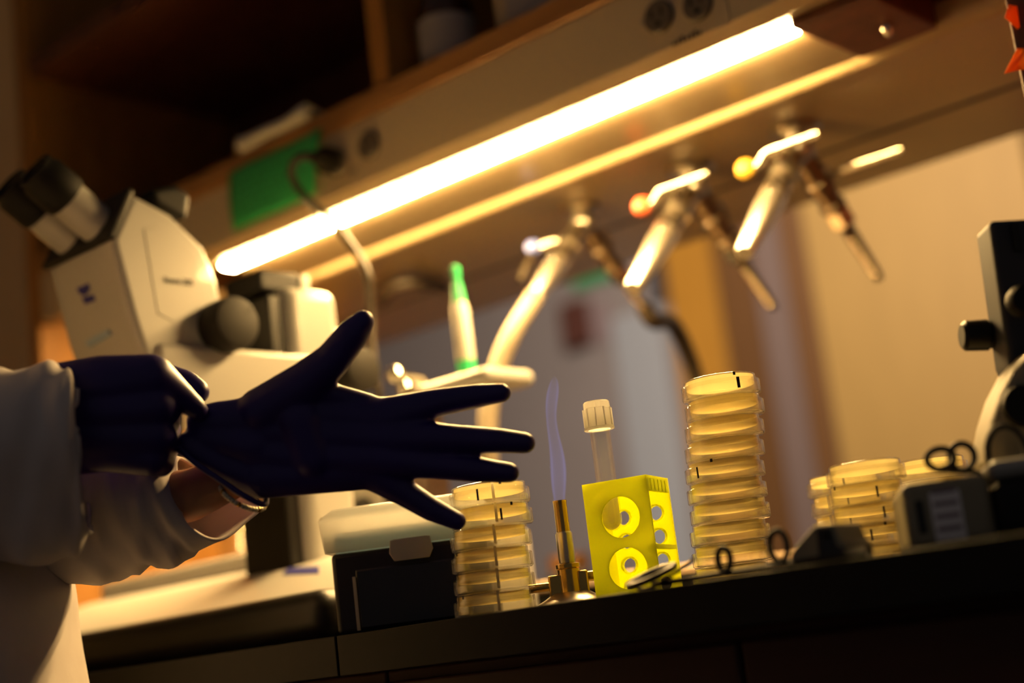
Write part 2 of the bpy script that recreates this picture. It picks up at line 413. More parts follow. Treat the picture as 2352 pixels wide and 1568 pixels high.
c_plug = socket(770, 372); socket(846, 333); socket(1512, 38); socket(1602, 8)
for px, py in ((1479, 52), (812, 395)):
    c = onY(px, py, YF); MB().lathe([(0, .002), (.0035, .0015), (.004, 0), (0, 0)], c, (0, -1, 0), 16).build('screw', 'steel', rw)
c0 = onY(1545, 100, YF); tm = MB()
for i in range(7): tm.box((c0[0] + i * .0052, YF - .0006, c0[2] - .0035), (c0[0] + i * .0052 + .0034, YF, c0[2] + .0005 + .0015 * (i % 3)))
tm.build('printed_marking', 'slot_black', rw)
c0 = onY(1655, 20, YF); MB().box((c0[0] - .009, YF - .001, c0[2] - .018), (c0[0] + .009, YF, c0[2] + .03)).build('cover_strip', 'raceway_beige', rw)

# fluorescent light
lt0, lt1 = -1.575, -.672
lf = thing('under_shelf_light', ((lt0 + lt1) / 2, 1.25, ZB), 'lit fluorescent strip light mounted under the shelf', 'light')
MB().box((lt0 - .01, YF + .036, ZB + .020), (lt1 + .012, 1.350, ZT - .001)).build('housing', 'white_paint', lf, bevel=.002)
MB().prism([(lt0 - .01, y, z) for y, z in ((YF + .036, ZB + .019), (YF + .036, ZB - .0005), (1.2335, ZB + .0055), (1.2335, ZB + .019))], (XR - .003 - lt0 + .01, 0, 0)).build('front_flange', 'enamel_beige', lf)
MB().prism([(lt0 - .01, y, z) for y, z in ((1.2595, ZB + .019), (1.2595, ZB + .0055), (1.3505, ZB - .0035), (1.3505, ZB + .019))], (lt1 - lt0 + .022, 0, 0)).build('rear_reflector', 'enamel_beige', lf)
ln = [(1.235, ZB + .019), (1.235, ZB + .005), (1.238, ZB + .002), (1.255, ZB + .002), (1.258, ZB + .005), (1.258, ZB + .019)]
MB().prism([(lt0, y, z) for y, z in ln], (lt1 - lt0, 0, 0)).build('lens', 'lens_glow', lf)
MB().box((lt1 + .0135, 1.215, ZB - .008), (lt1 + .10, 1.35, ZT - .001)).build('end_bracket', 'dark_wood', lf, bevel=.003)
MB().lathe([(0, .014), (.003, .012), (.006, .006), (.006, 0), (0, 0)], (lt1 + .075, 1.29, ZB - .008), (0, 0, -1), 14).build('screw_head', 'chrome', lf)

# papers, plug and cord on the raceway
gp = [onY(527, 398, YF - .0065), onY(740, 292, YF - .0065), onY(728, 443, YF - .0055), onY(540, 533, YF - .0055)]
g = MB(); NX, NZ = 14, 8
vs = []
for j in range(NZ + 1):
    for i in range(NX + 1):
        u, v = i / NX, j / NZ; p = (gp[0] * (1 - u) + gp[1] * u) * (1 - v) + (gp[3] * (1 - u) + gp[2] * u) * v
        vs.append(p + np.array([0, -.004 * math.sin(v * 2.6) - .002 * math.sin(u * 7), 0]))
g.add(vs, [(j * (NX + 1) + i, j * (NX + 1) + i + 1, (j + 1) * (NX + 1) + i + 1, (j + 1) * (NX + 1) + i) for j in range(NZ) for i in range(NX)])
gt = thing('green_note', gp[0], 'bright green paper note with handwriting taped to the raceway', 'note')
g.build('paper', 'green_paper', gt, solid=.0004)
tm = MB()
for r, (w0, w1) in enumerate(((.08, .9), (.1, .45), (.12, .85), (.1, .7), (.15, .6))):
    v = .22 + .14 * r
    u = w0
    while u < w1:
        du = random.uniform(.03, .08); p = (gp[0] * (1 - u) + gp[1] * u) * (1 - v) + (gp[3] * (1 - u) + gp[2] * u) * v
        y = p[1] - .004 * math.sin(v * 2.6) - .002 * math.sin(u * 7) - .0006
        tm.box((p[0], y - .0003, p[2] - .0012), (p[0] + du * .11, y, p[2] + .0012)); u += du + .025
tm.build('handwriting', 'ink', gt)
a = onY(508, 318, YF - .03); b = onY(672, 282, YF - .03)
pw = []
for j, (yy, dz) in enumerate(((YF - .009, -.006), (YF - .018, .003), (YF - .014, .014), (YF + .02, .006), (YF + .10, .004))):
    pw.append([np.array([a[0] + (b[0] - a[0]) * i / 12 + .01, yy + .002 * math.sin(i), ZT + .0295 + dz * (1 - .3 * math.sin(i / 3.8)) + .001]) for i in range(13)])
m = MB(); m.add([p for r_ in pw for p in r_], [(j * 13 + i, j * 13 + i + 1, (j + 1) * 13 + i + 1, (j + 1) * 13 + i) for j in range(4) for i in range(12)])
tag(m.build('loose_paper', 'white_paper', None, solid=.0006), 'curled white paper lying over the shelf edge above the green note', 'paper')
cp = [c_plug + np.array([0, -.004, 0]), c_plug + np.array([-.004, -.02, 0])]
pl = thing('power_cord', c_plug, 'black power cord plugged into the raceway and hanging past the light', 'cord')
q = [c_plug + [0, -.007, 0], c_plug + [-.006, -.018, .001], onY(745, 361, YF - .045), onY(715, 359, YF - .062)]
pa = q[3] - q[0]; pLn = float(np.linalg.norm(pa))
MB().lathe([(0, .001), (.016, .001), (.0168, .006), (.0162, .016), (.0125, pLn * .45), (.0085, pLn * .7), (.0062, pLn), (0, pLn)], q[0], pa, 28).build('plug', 'plug_black', pl)
cpts = [onY(718, 359, YF - .06), onY(688, 361, YF - .068), onY(668, 388, YF - .066), onY(683, 430, YF - .055), onY(715, 465, YF - .045), onY(757, 500, YF - .04), onY(795, 548, YF - .035), onY(828, 596, YF - .03), onY(846, 640, YF - .03), onY(850, 710, YF - .017), onY(855, 800, YF - .018), onY(880, 1000, YF - .018), onY(900, 1300, YF - .019)]
cpts[-1][2] = Z0 + .012
cpts.append(cpts[-1] + np.array([.02, .0, -.003])); cpts.append(cpts[-1] + np.array([.04, .0, -.0015]))
MB().tube(spline(cpts, 90), .0046, 14).build('cord', 'hose_dark', pl)

# things on the upper shelf
zs = ZT + .0282
b0 = onY(1030, 100, 1.225); b0[2] = zs
bt = thing('reagent_bottle', b0, 'dark amber bottle with a pale label on the upper shelf', 'bottle')
L(MB().lathe([(0, 0), (.032, 0), (.034, .003), (.034, .085), (.028, .1), (.014, .112), (.014, .13), (0, .13)], seg=32)).build('bottle_body', 'amber_glass', bt)
L(MB().lathe([(.0346, .018), (.0346, .07), (.0342, .07), (.0342, .018)], seg=40, closed=True)).build('bottle_label', 'bottle_label', bt)
L(MB().lathe([(0, .126), (.017, .126), (.017, .15), (0, .15)], seg=28)).build('cap', 'black_plastic', bt)
b1 = onY(1140, 60, 1.20); b1[2] = zs
ct = thing('small_carton', b1 + [.045, .03, 0], 'pale cardboard carton on the upper shelf beside the amber bottle', 'carton', rz=.25)
L(MB().box((-.045, -.03, 0), (.075, .03, .06))).build('carton_body', 'carton', ct, bevel=.001)
L(MB().box((-.03, -.0308, .02), (.02, -.0302, .05))).build('carton_label', 'bottle_label', ct)

# orange tape flags on the dark upright
for i, pts in enumerate(([(2318, 10), (2336, 14), (2343, 62), (2338, 66), (2308, 40)], [(2336, 112), (2356, 110), (2380, 160), (2352, 160), (2335, 162), (2306, 170)])):
    P = [onY(x, y, YF + .036 - .012 * (1 if k in ((4, 0) if i == 0 else (5,)) else 0)) for k, (x, y) in enumerate(pts)]
    tag(MB().add(P, [tuple(range(len(P)))]).build('tape_flag', 'orange_tape', None, solid=.0006),
        ('upper orange tape flag stuck on the dark upright' if i == 0 else 'lower folded orange tape flag on the dark upright'), 'tape', 'orange tape flags')
# dark cable looped under the far edge of the shelf
tag(MB().tube(spline([onZ(875, 690, ZB - .023), onZ(905, 660, ZB - .027), onZ(950, 648, ZB - .027), onZ(1000, 655, ZB - .023), onZ(1020, 662, ZB - .023)], 30), .009, 12).build('cable_loop', 'hose_dark'), 'short dark cable fixed under the far edge of the shelf', 'cable')

# ================================================================== GAS VALVES
def valve(px, py, label, btn, turned=False, sc=.88, far=False):
    c = onZ(px, py, ZB); c[1] = 1.462
    t = thing('gas_valve', (c[0], c[1], ZC - .0001), label, 'valve', 'double gas valves hanging under the shelf')
    b = L(MB()); b.lathe([(0, -.0005), (.034, -.0005), (.034, -.005), (.03, -.009), (.014, -.011), (.013, -.02), (0, -.02)], seg=32); b.build('flange', 'steel', t)
    k = L(MB()); k.lathe([(0, .022), (.014, .018), (.021, .008), (.023, 0), (.021, -.009), (.012, -.018), (0, -.021)], (0, 0, -.03), seg=28); k.build('valve_body', 'steel', t)
    for s in (-1, 1):
        ax = Vector((0, s, -.95)).normalized(); o = Vector((0, 0, -.03))
        leg = L(MB()); leg.lathe([(0, .0), (.0165, .0), (.0165, .050), (.019, .052), (.019, .066), (.0145, .068), (.0145, .088), (.0175, .090), (.0175, .100), (0, .1)], o, ax, 28)
        lo = leg.build('outlet_leg', 'steel' if s < 0 else 'dark_steel', t)
        hx = L(MB()); hx.lathe([(0, .098), (.0185, .098), (.0185, .124), (.0145, .127), (0, .127)], o, ax, 6); hx.build('hex_nut', 'chrome', lo, bevel=.001, smooth=20)
        bp = [(0, .125), (.0115, .125)]
        for i in range(9): bp += [(.0105 - .0003 * i, .128 + .0105 * i), (.0088 - .0003 * i, .1375 + .0105 * i)]
        bp += [(.0062, .224), (0, .224)]
        if s < 0: bp = [(0, .108), (.0178, .108), (.0172, .14), (.0118, .226), (.0098, .230), (0, .230)]
        L(MB().lathe(bp, o, ax, 24)).build('nozzle', 'satin_metal' if s < 0 else 'dark_steel', lo)
        # lever handle, lying along the bench, on an elbowed arm with a coloured index button
        h = L(MB()); q0 = o + ax * .045
        side = Vector((0, -s * -.0, 0))
        out = Vector((0, s * .026, .018))
        if turned and s < 0:
            p = [q0 + Vector((-.016, -.02, .0)), q0 + Vector((-.05, -.035, -.004)), q0 + Vector((-.055, -.055, -.03)), q0 + Vector((-.06, -.075, -.062))]
            hub = p[1]
        else:
            sg = 1 if s < 0 else 1
            p = [q0 + out + Vector((x_, 0, z_)) for x_, z_ in ((-.038, -.010), (-.026, -.009), (-.015, .001), (-.008, .004), (.02, .004), (.066, .004))]
            if s > 0: p = [q0 + out + Vector((x_, 0, -.012)) for x_ in ((-.01, .02, .06, .115) if far else (-.012, -.004, .004, .012))]
            hub = p[0]
        h.tube(spline(p, 30), .0058, 12); h.tube([q0, q0 + out * .9 if not (turned and s < 0) else hub], .008, 14)
        ho = h.build('lever_handle', 'chrome', t)
        if s < 0:
            L(MB().lathe([(0, .013), (.006, .0118), (.0115, .006), (.013, 0), (.0115, -.006), (.006, -.0118), (0, -.013)], hub + Vector((-.004, -.004, 0)), (0, -1, 0), 24)).build('index_button', btn, ho)
    t.scale = (sc,) * 3
    return t, c
v1, vc1 = valve(1325, 455, 'gas valve with blue button and two hoses, leftmost under the shelf', 'button_blue', True, .76)
v2, vc2 = valve(1575, 362, 'middle gas valve, with red-orange button and bare nozzles', 'button_red')
v3, vc3 = valve(1825, 275, 'gas valve with yellow button, rightmost under the shelf', 'button_yellow', far=True)
def tipof(c, s, d=.2, sc=.76): a = Vector((0, s, -.95)).normalized(); return np.array([c[0], c[1], ZC - .0001 - .03 * sc]) + np.array(a) * d * sc
t0 = tipof(vc1, -1, .203); t1 = tipof(vc1, -1, .232)
ph = [t0, t1, onY(1174, 772, 1.312), onY(1142, 852, 1.300), onY(1122, 950, 1.290), onY(1122, 1060, 1.29), onY(1132, 1200, 1.31), onY(1135, 1330, 1.36)]
ph[-1][2] = Z0 + .02; ph.append(ph[-1] + np.array([-.01, .1, -.005]))
tag(MB().tube(spline(ph, 70), .0115, 18).build('gas_hose', 'hose_white'), 'thick pale hose hanging from the leftmost valve down to the bench', 'hose')
t0 = tipof(vc1, 1, .19); t1 = tipof(vc1, 1, .222)
ph = [t0, t1, onY(1545, 745, 1.66), onY(1588, 835, 1.72), onY(1612, 940, 1.74), onY(1625, 1100, 1.76), onY(1635, 1300, 1.78)]
ph[-1][2] = Z0 + .03; ph.append(ph[-1] + np.array([.02, .1, -.012]))
tag(MB().tube(spline(ph, 70), .0115, 18).build('gas_hose', 'hose_dark'), 'dark hose hanging from the far outlet of the leftmost valve', 'hose')

# ================================================================== LEFT MICROSCOPE
XM = -1.15; XC = -1.205
ms = thing('stereo_microscope', (XC, .97, Z0), 'white stereo microscope with black eyepieces at the left of the bench', 'microscope')
def yz(x, y, X=XM): p = onX(x, y, X); return p[1], p[2]
def side(pts, X=XM): return [np.array([X, *yz(x, y, X)]) for x, y in pts]
W = .112
head = side([(303, 442), (395, 492), (470, 566), (500, 640), (516, 712), (500, 770), (470, 835), (345, 850), (303, 728), (256, 548)])
MB().prism(head, (-W, 0, 0)).build('head', 'scope_white', ms, bevel=.007, seg=4)
inset = side([(330, 525), (372, 515), (452, 580), (470, 640), (478, 690), (400, 740), (362, 720)], XM + .0006)
MB().prism(inset, (-.002, 0, 0)).build('side_panel', 'scope_white', ms, bevel=.0008)
tp = [np.array([XM + .003, *yz(x, y)]) for x, y in ((256, 552), (303, 436), (320, 446), (276, 558))]
MB().prism([p + np.array([0, -.006, .002]) for p in tp], (-W - .006, 0, 0)).build('eyepiece_plate', 'scope_grey', ms, bevel=.003)
tp = side([(360, 472), (345, 432), (405, 425), (440, 445), (432, 505)], XM - .02)
MB().prism(tp, (-.07, 0, 0)).build('top_knob', 'plug_black', ms, bevel=.006)
nose = side([(316, 770), (338, 846), (430, 846), (420, 770)], XM - .012)
MB().prism(nose, (-W + .024, 0, 0)).build('lower_housing', 'scope_white', ms, bevel=.006)
for i, xx in enumerate((XM - .032, XM - .078)):
    A = np.array([xx, *yz(232, 524, XM - .032)]); B = np.array([xx, *yz(78, 390, XM - .032)]); d = (B - A); ln_ = np.linalg.norm(d)
    e = MB(); e.lathe([(0, -.006), (.0192, -.006), (.0192, ln_ * .62), (0, ln_ * .62)], A, d, 36); eo = e.build('eyepiece_tube', 'scope_white', ms)
    e = MB(); e.lathe([(0, ln_ * .52), (.0212, ln_ * .52), (.0222, ln_ * .55), (.0222, ln_ * .88), (.0195, ln_ * .93), (.0195, ln_ * 1.0), (.016, ln_ * 1.0), (.014, ln_ * .95), (0, ln_ * .95)], A, d, 36); e.build('eyepiece_cap', 'plug_black', eo)
# emblem on the front face, product lettering on the side
fy = yz(303, 728)[0] - .0004
fA = onY(170, 640, yz(275, 640)[0]); 
def front_pt(x, y):
    """a point on the front facet of the head"""
    (y0, z0), (y1, z1) = yz(256, 548), yz(303, 728)
    nrm = np.array([0, z1 - z0, -(y1 - y0)]); nrm /= np.linalg.norm(nrm)
    if nrm[1] > 0: nrm = -nrm
    d = ray(x, y); p0 = np.array([0, y0, z0]) + nrm * .0005
    return CAM + d * ((p0 - CAM).dot(nrm) / d.dot(nrm)), nrm
for poly in ([(176, 662), (203, 650), (207, 664), (196, 678), (183, 676)], [(187, 684), (198, 680), (214, 676), (219, 690), (196, 699)]):
    P = [front_pt(*q)[0] for q in poly]; nn = front_pt(190, 670)[1]
    MB().prism(P, -nn * .0012).build('emblem', 'logo_blue', ms)
tv, tf = text_mb('Stemi 305', .0085)
p0 = onX(411, 652, XM + .0011); lm = MB(); lm.add([p0 + np.array([0, v[0], v[1]]) + np.array([v[2], 0, 0]) for v in tv], tf); lm.build('lettering', 'scope_grey', ms)
pb = [front_pt(*q)[0] for q in ((198, 785), (250, 757), (256, 768), (205, 797))]
MB().prism([p + np.array([0, -.0015, 0]) for p in pb], (0, .006, 0)).build('front_label', 'pale_blue', ms)
# focus knobs
def knob(px, py, X0, X1, r, name='focus_knob'):
    p = onX(px, py, X1); k = MB()
    k.lathe([(0, 0), (r * .96, 0), (r, .004), (r, X1 - X0 - .006), (r * .94, X1 - X0 - .001), (r * .85, X1 - X0), (0, X1 - X0)], (X0, p[1], p[2]), (1, 0, 0), 48)
    o = k.build(name, 'knob_grey', ms); return o, p
ko, kp = knob(548, 738, XM - .004, XM + .030, .0265)
dp = onX(577, 708, XM + .0306); MB().lathe([(0, .0006), (.0022, .0006), (.0022, 0), (0, 0)], dp, (1, 0, 0), 16).build('knob_dot', 'slot_black', ko)
knob(838, 845, XM + .0, XM + .03, .0245)
# column, rail, carrier
cy0, cz1 = yz(638, 662); cy1 = yz(775, 650)[0]
MB().box((XM - W, cy0 + .012, Z0 + .06), (XM, cy1, cz1 + .006)).build('column', 'scope_white', ms, bevel=.014, seg=5)
MB().box((XM - .085, cy0 - .004, Z0 + .06), (XM - .012, cy0 + .014, cz1 - .004)).build('rail', 'black_plastic', ms, bevel=.002)
MB().box((XM - .09, cy0 + .002, cz1 + .0065), (XM - .03, cy0 + .055, cz1 + .03)).build('column_cap', 'scope_grey', ms, bevel=.004)
MB().box((XM - .075, cy0 + .056, cz1 + .0065), (XM - .03, cy0 + .072, cz1 + .03)).build('rear_block', 'scope_white', ms, bevel=.004)
MB().box((XM - W + .01, cy1 + .0005, cz1 - .10), (XM - .015, cy1 + .02, cz1 - .03)).build('rear_cover', 'scope_white', ms, bevel=.008)
ca = yz(690, 812, XM + .006)
MB().box((XM - W + .004, yz(360, 840)[0], ca[1] - .062), (XM + .006, cy0 + .04, ca[1])).build('focus_carrier', 'scope_white', ms, bevel=.005)
MB().lathe([(0, 0), (.034, 0), (.036, .004), (.036, .05), (0, .05)], (XC, yz(400, 840)[0], ca[1] - .112), (0, 0, 1), 40).build('objective', 'scope_grey', ms)
# base
BX1 = onY(737, 1420, .85)[0]; BX0 = BX1 - .62; zt = onY(700, 1356, .85)[2]; zw = onY(700, 1258, .93)[2]
MB().box((BX0, .85, Z0 + .001), (BX1, .90, zt)).build('front_bar', 'black_plastic', ms, bevel=.016, seg=5)
bp = [(.882, Z0 + .001), (.882, zt - .006), (.955, zw - .014), (1.02, zw), (1.13, zw), (1.13, Z0 + .001)]
MB().prism([(BX0 + .004, y, z) for y, z in bp], (BX1 + .004 - BX0 - .004, 0, 0)).build('base', 'base_white', ms, bevel=.008, seg=4)
MB().box((BX0 + .01, 1.03, zw - .002), (BX1 - .085, 1.125, zw + .022)).build('stage_plate', 'base_white', ms, bevel=.006)
sl = (zw - .014 - (zt - .006)) / (.955 - .882)
def slope_pt(x, y):
    n_ = np.array([0, -sl, 1.0]); p0 = np.array([0, .882, zt - .006 + .0006]); d = ray(x, y); return CAM + d * ((p0 - CAM).dot(n_) / d.dot(n_))
q = [slope_pt(*k) for k in ((648, 1319), (732, 1316), (732, 1300), (662, 1303))]
MB().prism(q, (0, .0004, -.0008)).build('blue_sticker', 'sticker_blue', ms)

# ================================================================== WHITE MIXER BEHIND THE HAND, MARKER
YX = 1.16
mx0 = onY(840, 1300, YX)
mx = thing('benchtop_mixer', (mx0[0], YX, Z0), 'white rounded bench mixer half hidden behind the spread glove', 'mixer')
a = onY(770, 1120, YX)[0]; b = onY(884, 1120, YX)[0]; zt_ = onY(830, 1085, YX)[2]
MB().box((a, YX, Z0), (b, YX + .10, zt_)).build('mixer_base', 'scope_white', mx, bevel=.02, seg=5)
o_ = onY(832, 1168, YX - .001); MB().lathe([(0, .003), (.017, .003), (.0185, 0), (0, 0)], (o_[0], YX - .0005, o_[2] - .004), (0, -1, 0), 30).build('opening', 'slot_black', mx)
a2 = onY(930, 1000, YX + .03)[0]; b2 = onY(966, 1000, YX + .03)[0]
MB().box((a2, YX + .03, Z0), (b2, YX + .07, onY(950, 880, YX + .03)[2])).build('pillar', 'grey_metal', mx, bevel=.004)
a3 = onY(915, 900, YX + .005)[0]; b3 = onY(1122, 890, YX + .005)[0]; z3 = onY(1040, 860, YX + .005)[2]
MB().box((a3, YX + .005, z3 - .018), (b3, YX + .085, z3))  .build('mixer_arm', 'scope_white', mx, bevel=.008, seg=5)
for (px, py, r) in ((908, 860, .0105), (930, 890, .009)):
    p = onY(px, py, YX - .01); MB().lathe([(0, r), (r * .7, r * .7), (r, 0), (r * .7, -r * .7), (0, -r)], p, (0, 0, 1), 24).build('chrome_knob', 'chrome', mx)
    MB().tube([p, (p[0], YX + .03, p[2] - .004), (a3 + .01, YX + .04, z3 - .012)], .004, 10).build('knob_stem', 'chrome', mx)
mk = np.array([onY(1073, 852, YX + .035)[0], YX + .035, z3 + .0005])
mt = thing('marker_pen', mk, 'green and white marker pen standing on the mixer arm', 'pen')
L(MB().lathe([(0, .018), (.0098, .018), (.0103, .022), (.0098, .078), (.008, .084), (0, .084)], seg=28)).build('barrel', 'white_paint', mt)
L(MB().lathe([(0, 0), (.0098, 0), (.0102, .002), (.0102, .018), (0, .018)], seg=28)).build('end_plug', 'green_plastic', mt)
L(MB().lathe([(0, .083), (.0078, .083), (.006, .10), (.0035, .112), (.005, .118), (.005, .126), (0, .128)], seg=24)).build('cap', 'green_plastic', mt)

# ================================================================== PETRI DISHES
DH = .0159
def dish_proto():
    t = thing('petri_dish', (0, 0, 0), '-', 'petri dish')
    # inverted: wide lid below, narrower agar-filled dish above
    R, r = .0305, .0277
    L(MB().lathe([(0, 0), (R - .001, 0), (R, .001), (R, .0105), (R - .0004, .0109), (R - .0011, .0105), (R - .0011, .0014), (R - .002, .0011), (0, .0011)], seg=72)).build('lid', 'clear_plastic', t, smooth=50)
    L(MB().lathe([(r - .0010, .0016), (r, .0016), (r, .0150), (r - .001, .0157), (r - .003, .0157), (r - .0032, .01585), (r - .0042, .01585), (r - .0045, .0153), (0, .0153), (0, .0144), (r - .0011, .0144)], seg=72, closed=True)).build('dish', 'clear_plastic', t, smooth=50)
    L(MB().lathe([(0, .0082), (r - .0016, .0082), (r - .0012, .0086), (r - .0012, .0143), (0, .0143)], seg=72)).build('agar', 'agar', t)
    return t
proto = dish_proto()
used = [False]
ORD = ['topmost', 'second', 'third', 'fourth', 'fifth', 'sixth', 'seventh', 'eighth', 'ninth', 'tenth']
def arc_mark(t, R, ang, da, z0, z1, m, name):
    mb = L(MB()); n = 5
    vs = [(rr * math.cos(ang + da * (i / n - .5)), rr * math.sin(ang + da * (i / n - .5)), z) for i in range(n + 1) for rr in (R, R + .00025) for z in (z0, z1)]
    fs = []
    for i in range(n):
        a_ = 4 * i; b_ = a_ + 4
        fs += [(a_, b_, b_ + 1, a_ + 1), (a_ + 2, a_ + 3, b_ + 3, b_ + 2), (a_ + 1, b_ + 1, b_ + 3, a_ + 3), (a_, a_ + 2, b_ + 2, b_)]
    mb.add(vs, fs).build(name, m, t)
VA = math.atan2(-Fh[1], -Fh[0])                 # direction from a dish to the camera
def stack(px, D, n, where, group, scale=1.0, jit=.0009, line=False, marks={}, lean=(0,)):
    c = bench_at(px, D); lean = np.array(lean) if len(lean) > 1 else Rh * lean[0]
    for k in range(n):                          # k=0 is the bottom dish
        i = n - 1 - k
        lab = f'{ORD[i]} agar dish of {where}' if i == 0 else (f'bottom agar dish of {where}' if k == 0 else f'{ORD[i]} agar dish from top of {where}')
        j = RNG.normal(0, jit, 2) if k else (0, 0)
        loc = (c[0] + j[0] + lean[0] * k, c[1] + j[1] + lean[1] * k, Z0 + .0003 + k * DH * scale)
        if not used[0]:
            t = proto; t.location = loc; t['label'] = lab; t['group'] = group; used[0] = True
        else: t = dup(proto, loc, lab, 0, group)
        t.scale = (scale,) * 3
        todo.append((t, line, marks.get(i, ())))
    return c
todo = []
c1 = stack(1139, 1.110, 6, 'the short stack before the black tip box', 'dishes in the short stack', line=True, lean=(.0012,),
           marks={0: ((-.25, 'l'), (.35, 'd')), 1: ((.25, 'l'), (.6, 'd')), 3: ((-1.1, 'd'),), 5: ((-.9, 'd'),)})
c2 = stack(1686, 1.135, 10, 'the tall stack right of the yellow rack', 'dishes in the tall stack',
           marks={0: ((.35, 'l'), (.3, 'd'), (.32, 'l')), 4: ((-.45, 'd'), (-.85, 'l'))}, lean=(.0016,))
stack(2022, 1.075, 5, 'the near stack beside the right microscope base', 'dishes in the near right stack', .93,
      marks={1: ((-1.2, 'd'), (.05, 'l')), 2: ((.15, 'l'),), 3: ((-.3, 'l'), (.1, 'd'))})
stack(1975, 1.205, 5, 'the small stack left behind the near right stack', 'dishes in the small rear stack', marks={0: ((-.2, 'l'),), 1: ((-.2, 'l'),), 2: ((-.2, 'l'),)})
stack(2170, 1.17, 5, 'the rear stack behind the right microscope base', 'dishes in the rear right stack')
for t, line, mk_ in todo:
    if line: arc_mark(t, .0306, VA + .13, .07, .001, .0108, 'white_line', 'white_stripe'); arc_mark(t, .0278, VA + .14, .07, .0109, .0155, 'white_line', 'white_stripe')
    for an, kd in mk_:
        if kd == 'l': arc_mark(t, .0306, VA + an, .05, .002, .0105, 'pen_ink', 'pen_mark')
        else: arc_mark(t, .0278, VA + an, .07, .0125, .0150, 'pen_ink', 'pen_mark')

# ================================================================== YELLOW RACK AND TUBE
# local frame: x along the wide front face, y away from the camera, z up
rc = bench_at(1371, 1.128); RA = math.radians(18)
rk = thing('tube_rack', (rc[0], rc[1], Z0 + .0003), 'bright yellow translucent tube rack with big round holes', 'rack', rz=RA)
rw_, rd_, rh_ = .052, .052, .0885; th_ = .002
def panel(name, outline, holes, M):
    v, f = plate(outline, holes, th_)
    L(MB().add([M @ Vector(p) for p in v], f)).build(name, 'rack_yellow', rk)
Mxz = lambda y: Matrix(((1, 0, 0, 0), (0, 0, 1, y), (0, 1, 0, 0), (0, 0, 0, 1)))       # plate xy -> xz, thickness along +y
panel('front_panel', [(0, 0), (rw_, 0), (rw_, rh_), (0, rh_)], [(.0275, .0600, .0155), (.0280, .0215, .0155)], Mxz(0))
hb = [(x, z, .0055) for x in (.0125, .0395) for z in (.0085, .0260, .0445, .0630)]
panel('back_panel', [(0, 0), (rw_, 0), (rw_, rh_), (0, rh_)], hb, Mxz(rd_ - th_))
panel('top_panel', [(th_, th_), (rw_, th_), (rw_, rd_ - th_), (th_, rd_ - th_)][::1], [(.0145, .0160, .0088), (.0385, .038, .006)], Matrix(((1, 0, 0, 0), (0, 1, 0, 0), (0, 0, 1, rh_ - th_), (0, 0, 0, 1))))
L(MB().box((0, th_ + .0001, 0), (th_, rd_ - th_ - .0001, rh_ - th_))).build('side_panel', 'rack_yellow', rk)
sk = L(MB()); sk.box((rw_ - th_, th_ + .0001, rh_ - .0115), (rw_, rd_ - th_ - .0001, rh_ - th_ - .0001)); L(MB().box((rw_ - .005, th_ + .0001, .0335), (rw_, rd_ - th_ - .0001, .0365))).build('shelf_rail', 'rack_yellow', rk)
for i in range(5): sk.box((rw_ - .0055, .008 + i * .0085, rh_ - .0112), (rw_ + .0006, .0092 + i * .0085, rh_ - th_ - .0004))
sk.build('side_rail', 'rack_yellow', rk)
for (x, z, r) in hb:
    L(MB().lathe([(r + .0001, -.003), (r + .0014, -.003), (r + .0014, .0), (r + .0001, .0)], (x, rd_ - th_ - .0002, z), (0, 1, 0), 28, closed=True)).build('hole_collar', 'rack_yellow', rk)
Mr = Matrix.Translation((rc[0], rc[1], Z0)) @ Matrix.Rotation(RA, 4, 'Z')
tb = Mr @ Vector((.0145, .0160, .0520))
tt = thing('culture_tube', tb, 'clear culture tube with frosted snap cap standing in the yellow rack', 'tube')
rt = .0079
hem = [(rt * math.sin(a), rt - rt * math.cos(a)) for a in np.linspace(0, PI / 2, 9)]
L(MB().lathe(hem + [(rt, .088), (rt - .0009, .088), (rt - .0009, .009)] + [((rt - .0009) * math.sin(a), rt - (rt - .0009) * math.cos(a)) for a in np.linspace(PI / 2, 0, 7)], seg=36)).build('tube_wall', 'tube_plastic', tt)
L(MB().lathe([((rt - .0010) * math.sin(a), rt - (rt - .001) * math.cos(a)) for a in np.linspace(0, PI / 2, 9)] + [(rt - .001, .036), (0, .0365)], seg=36)).build('tube_agar', 'tube_agar', tt)
L(MB().lathe([(0, .1008), (.0092, .1008), (.0101, .1), (.0103, .0955), (.0108, .0950), (.0112, .0805), (.0118, .0800), (.0118, .0787), (.0086, .0787)], seg=44)).build('snap_cap', 'cap_frost', tt)
rb = L(MB())
for k in range(10):
    a = 2 * PI * k / 10 + .2; rb.box((.0104, -.0004, .081), (.0116, .0004, .095), M=Matrix.Rotation(a, 4, 'Z'))
rb.build('cap_ribs', 'cap_frost', tt)

# ================================================================== BUNSEN BURNER AND FLAME
bc = bench_at(1316, 1.155)
bb = thing('bunsen_burner', (bc[0], bc[1], Z0 + .0003), 'small brass bunsen burner between short stack and yellow rack', 'burner')
L(MB().lathe([(0, 0), (.0285, 0), (.0292, .0015), (.028, .003), (.02, .0068), (.014, .0105), (0, .0105)], seg=56)).build('burner_base', 'steel', bb)
L(MB().lathe([(0, .010), (.0088, .010), (.0088, .028), (.0096, .029), (.0096, .032), (.006, .033), (0, .033)], seg=36)).build('hub', 'brass', bb)
ar = L(MB())
for k, (dx, dy) in enumerate(((Rh[0], Rh[1]), (-Rh[0], -Rh[1]))):
    M_ = Matrix.Rotation(math.atan2(dy, dx), 4, 'Z')
    ar.box((.006, -.006, .008), (.0165 if k else .0145, .006, .026 if k == 0 else .0245), M=M_)
ar.build('air_block', 'brass', bb, bevel=.0015)
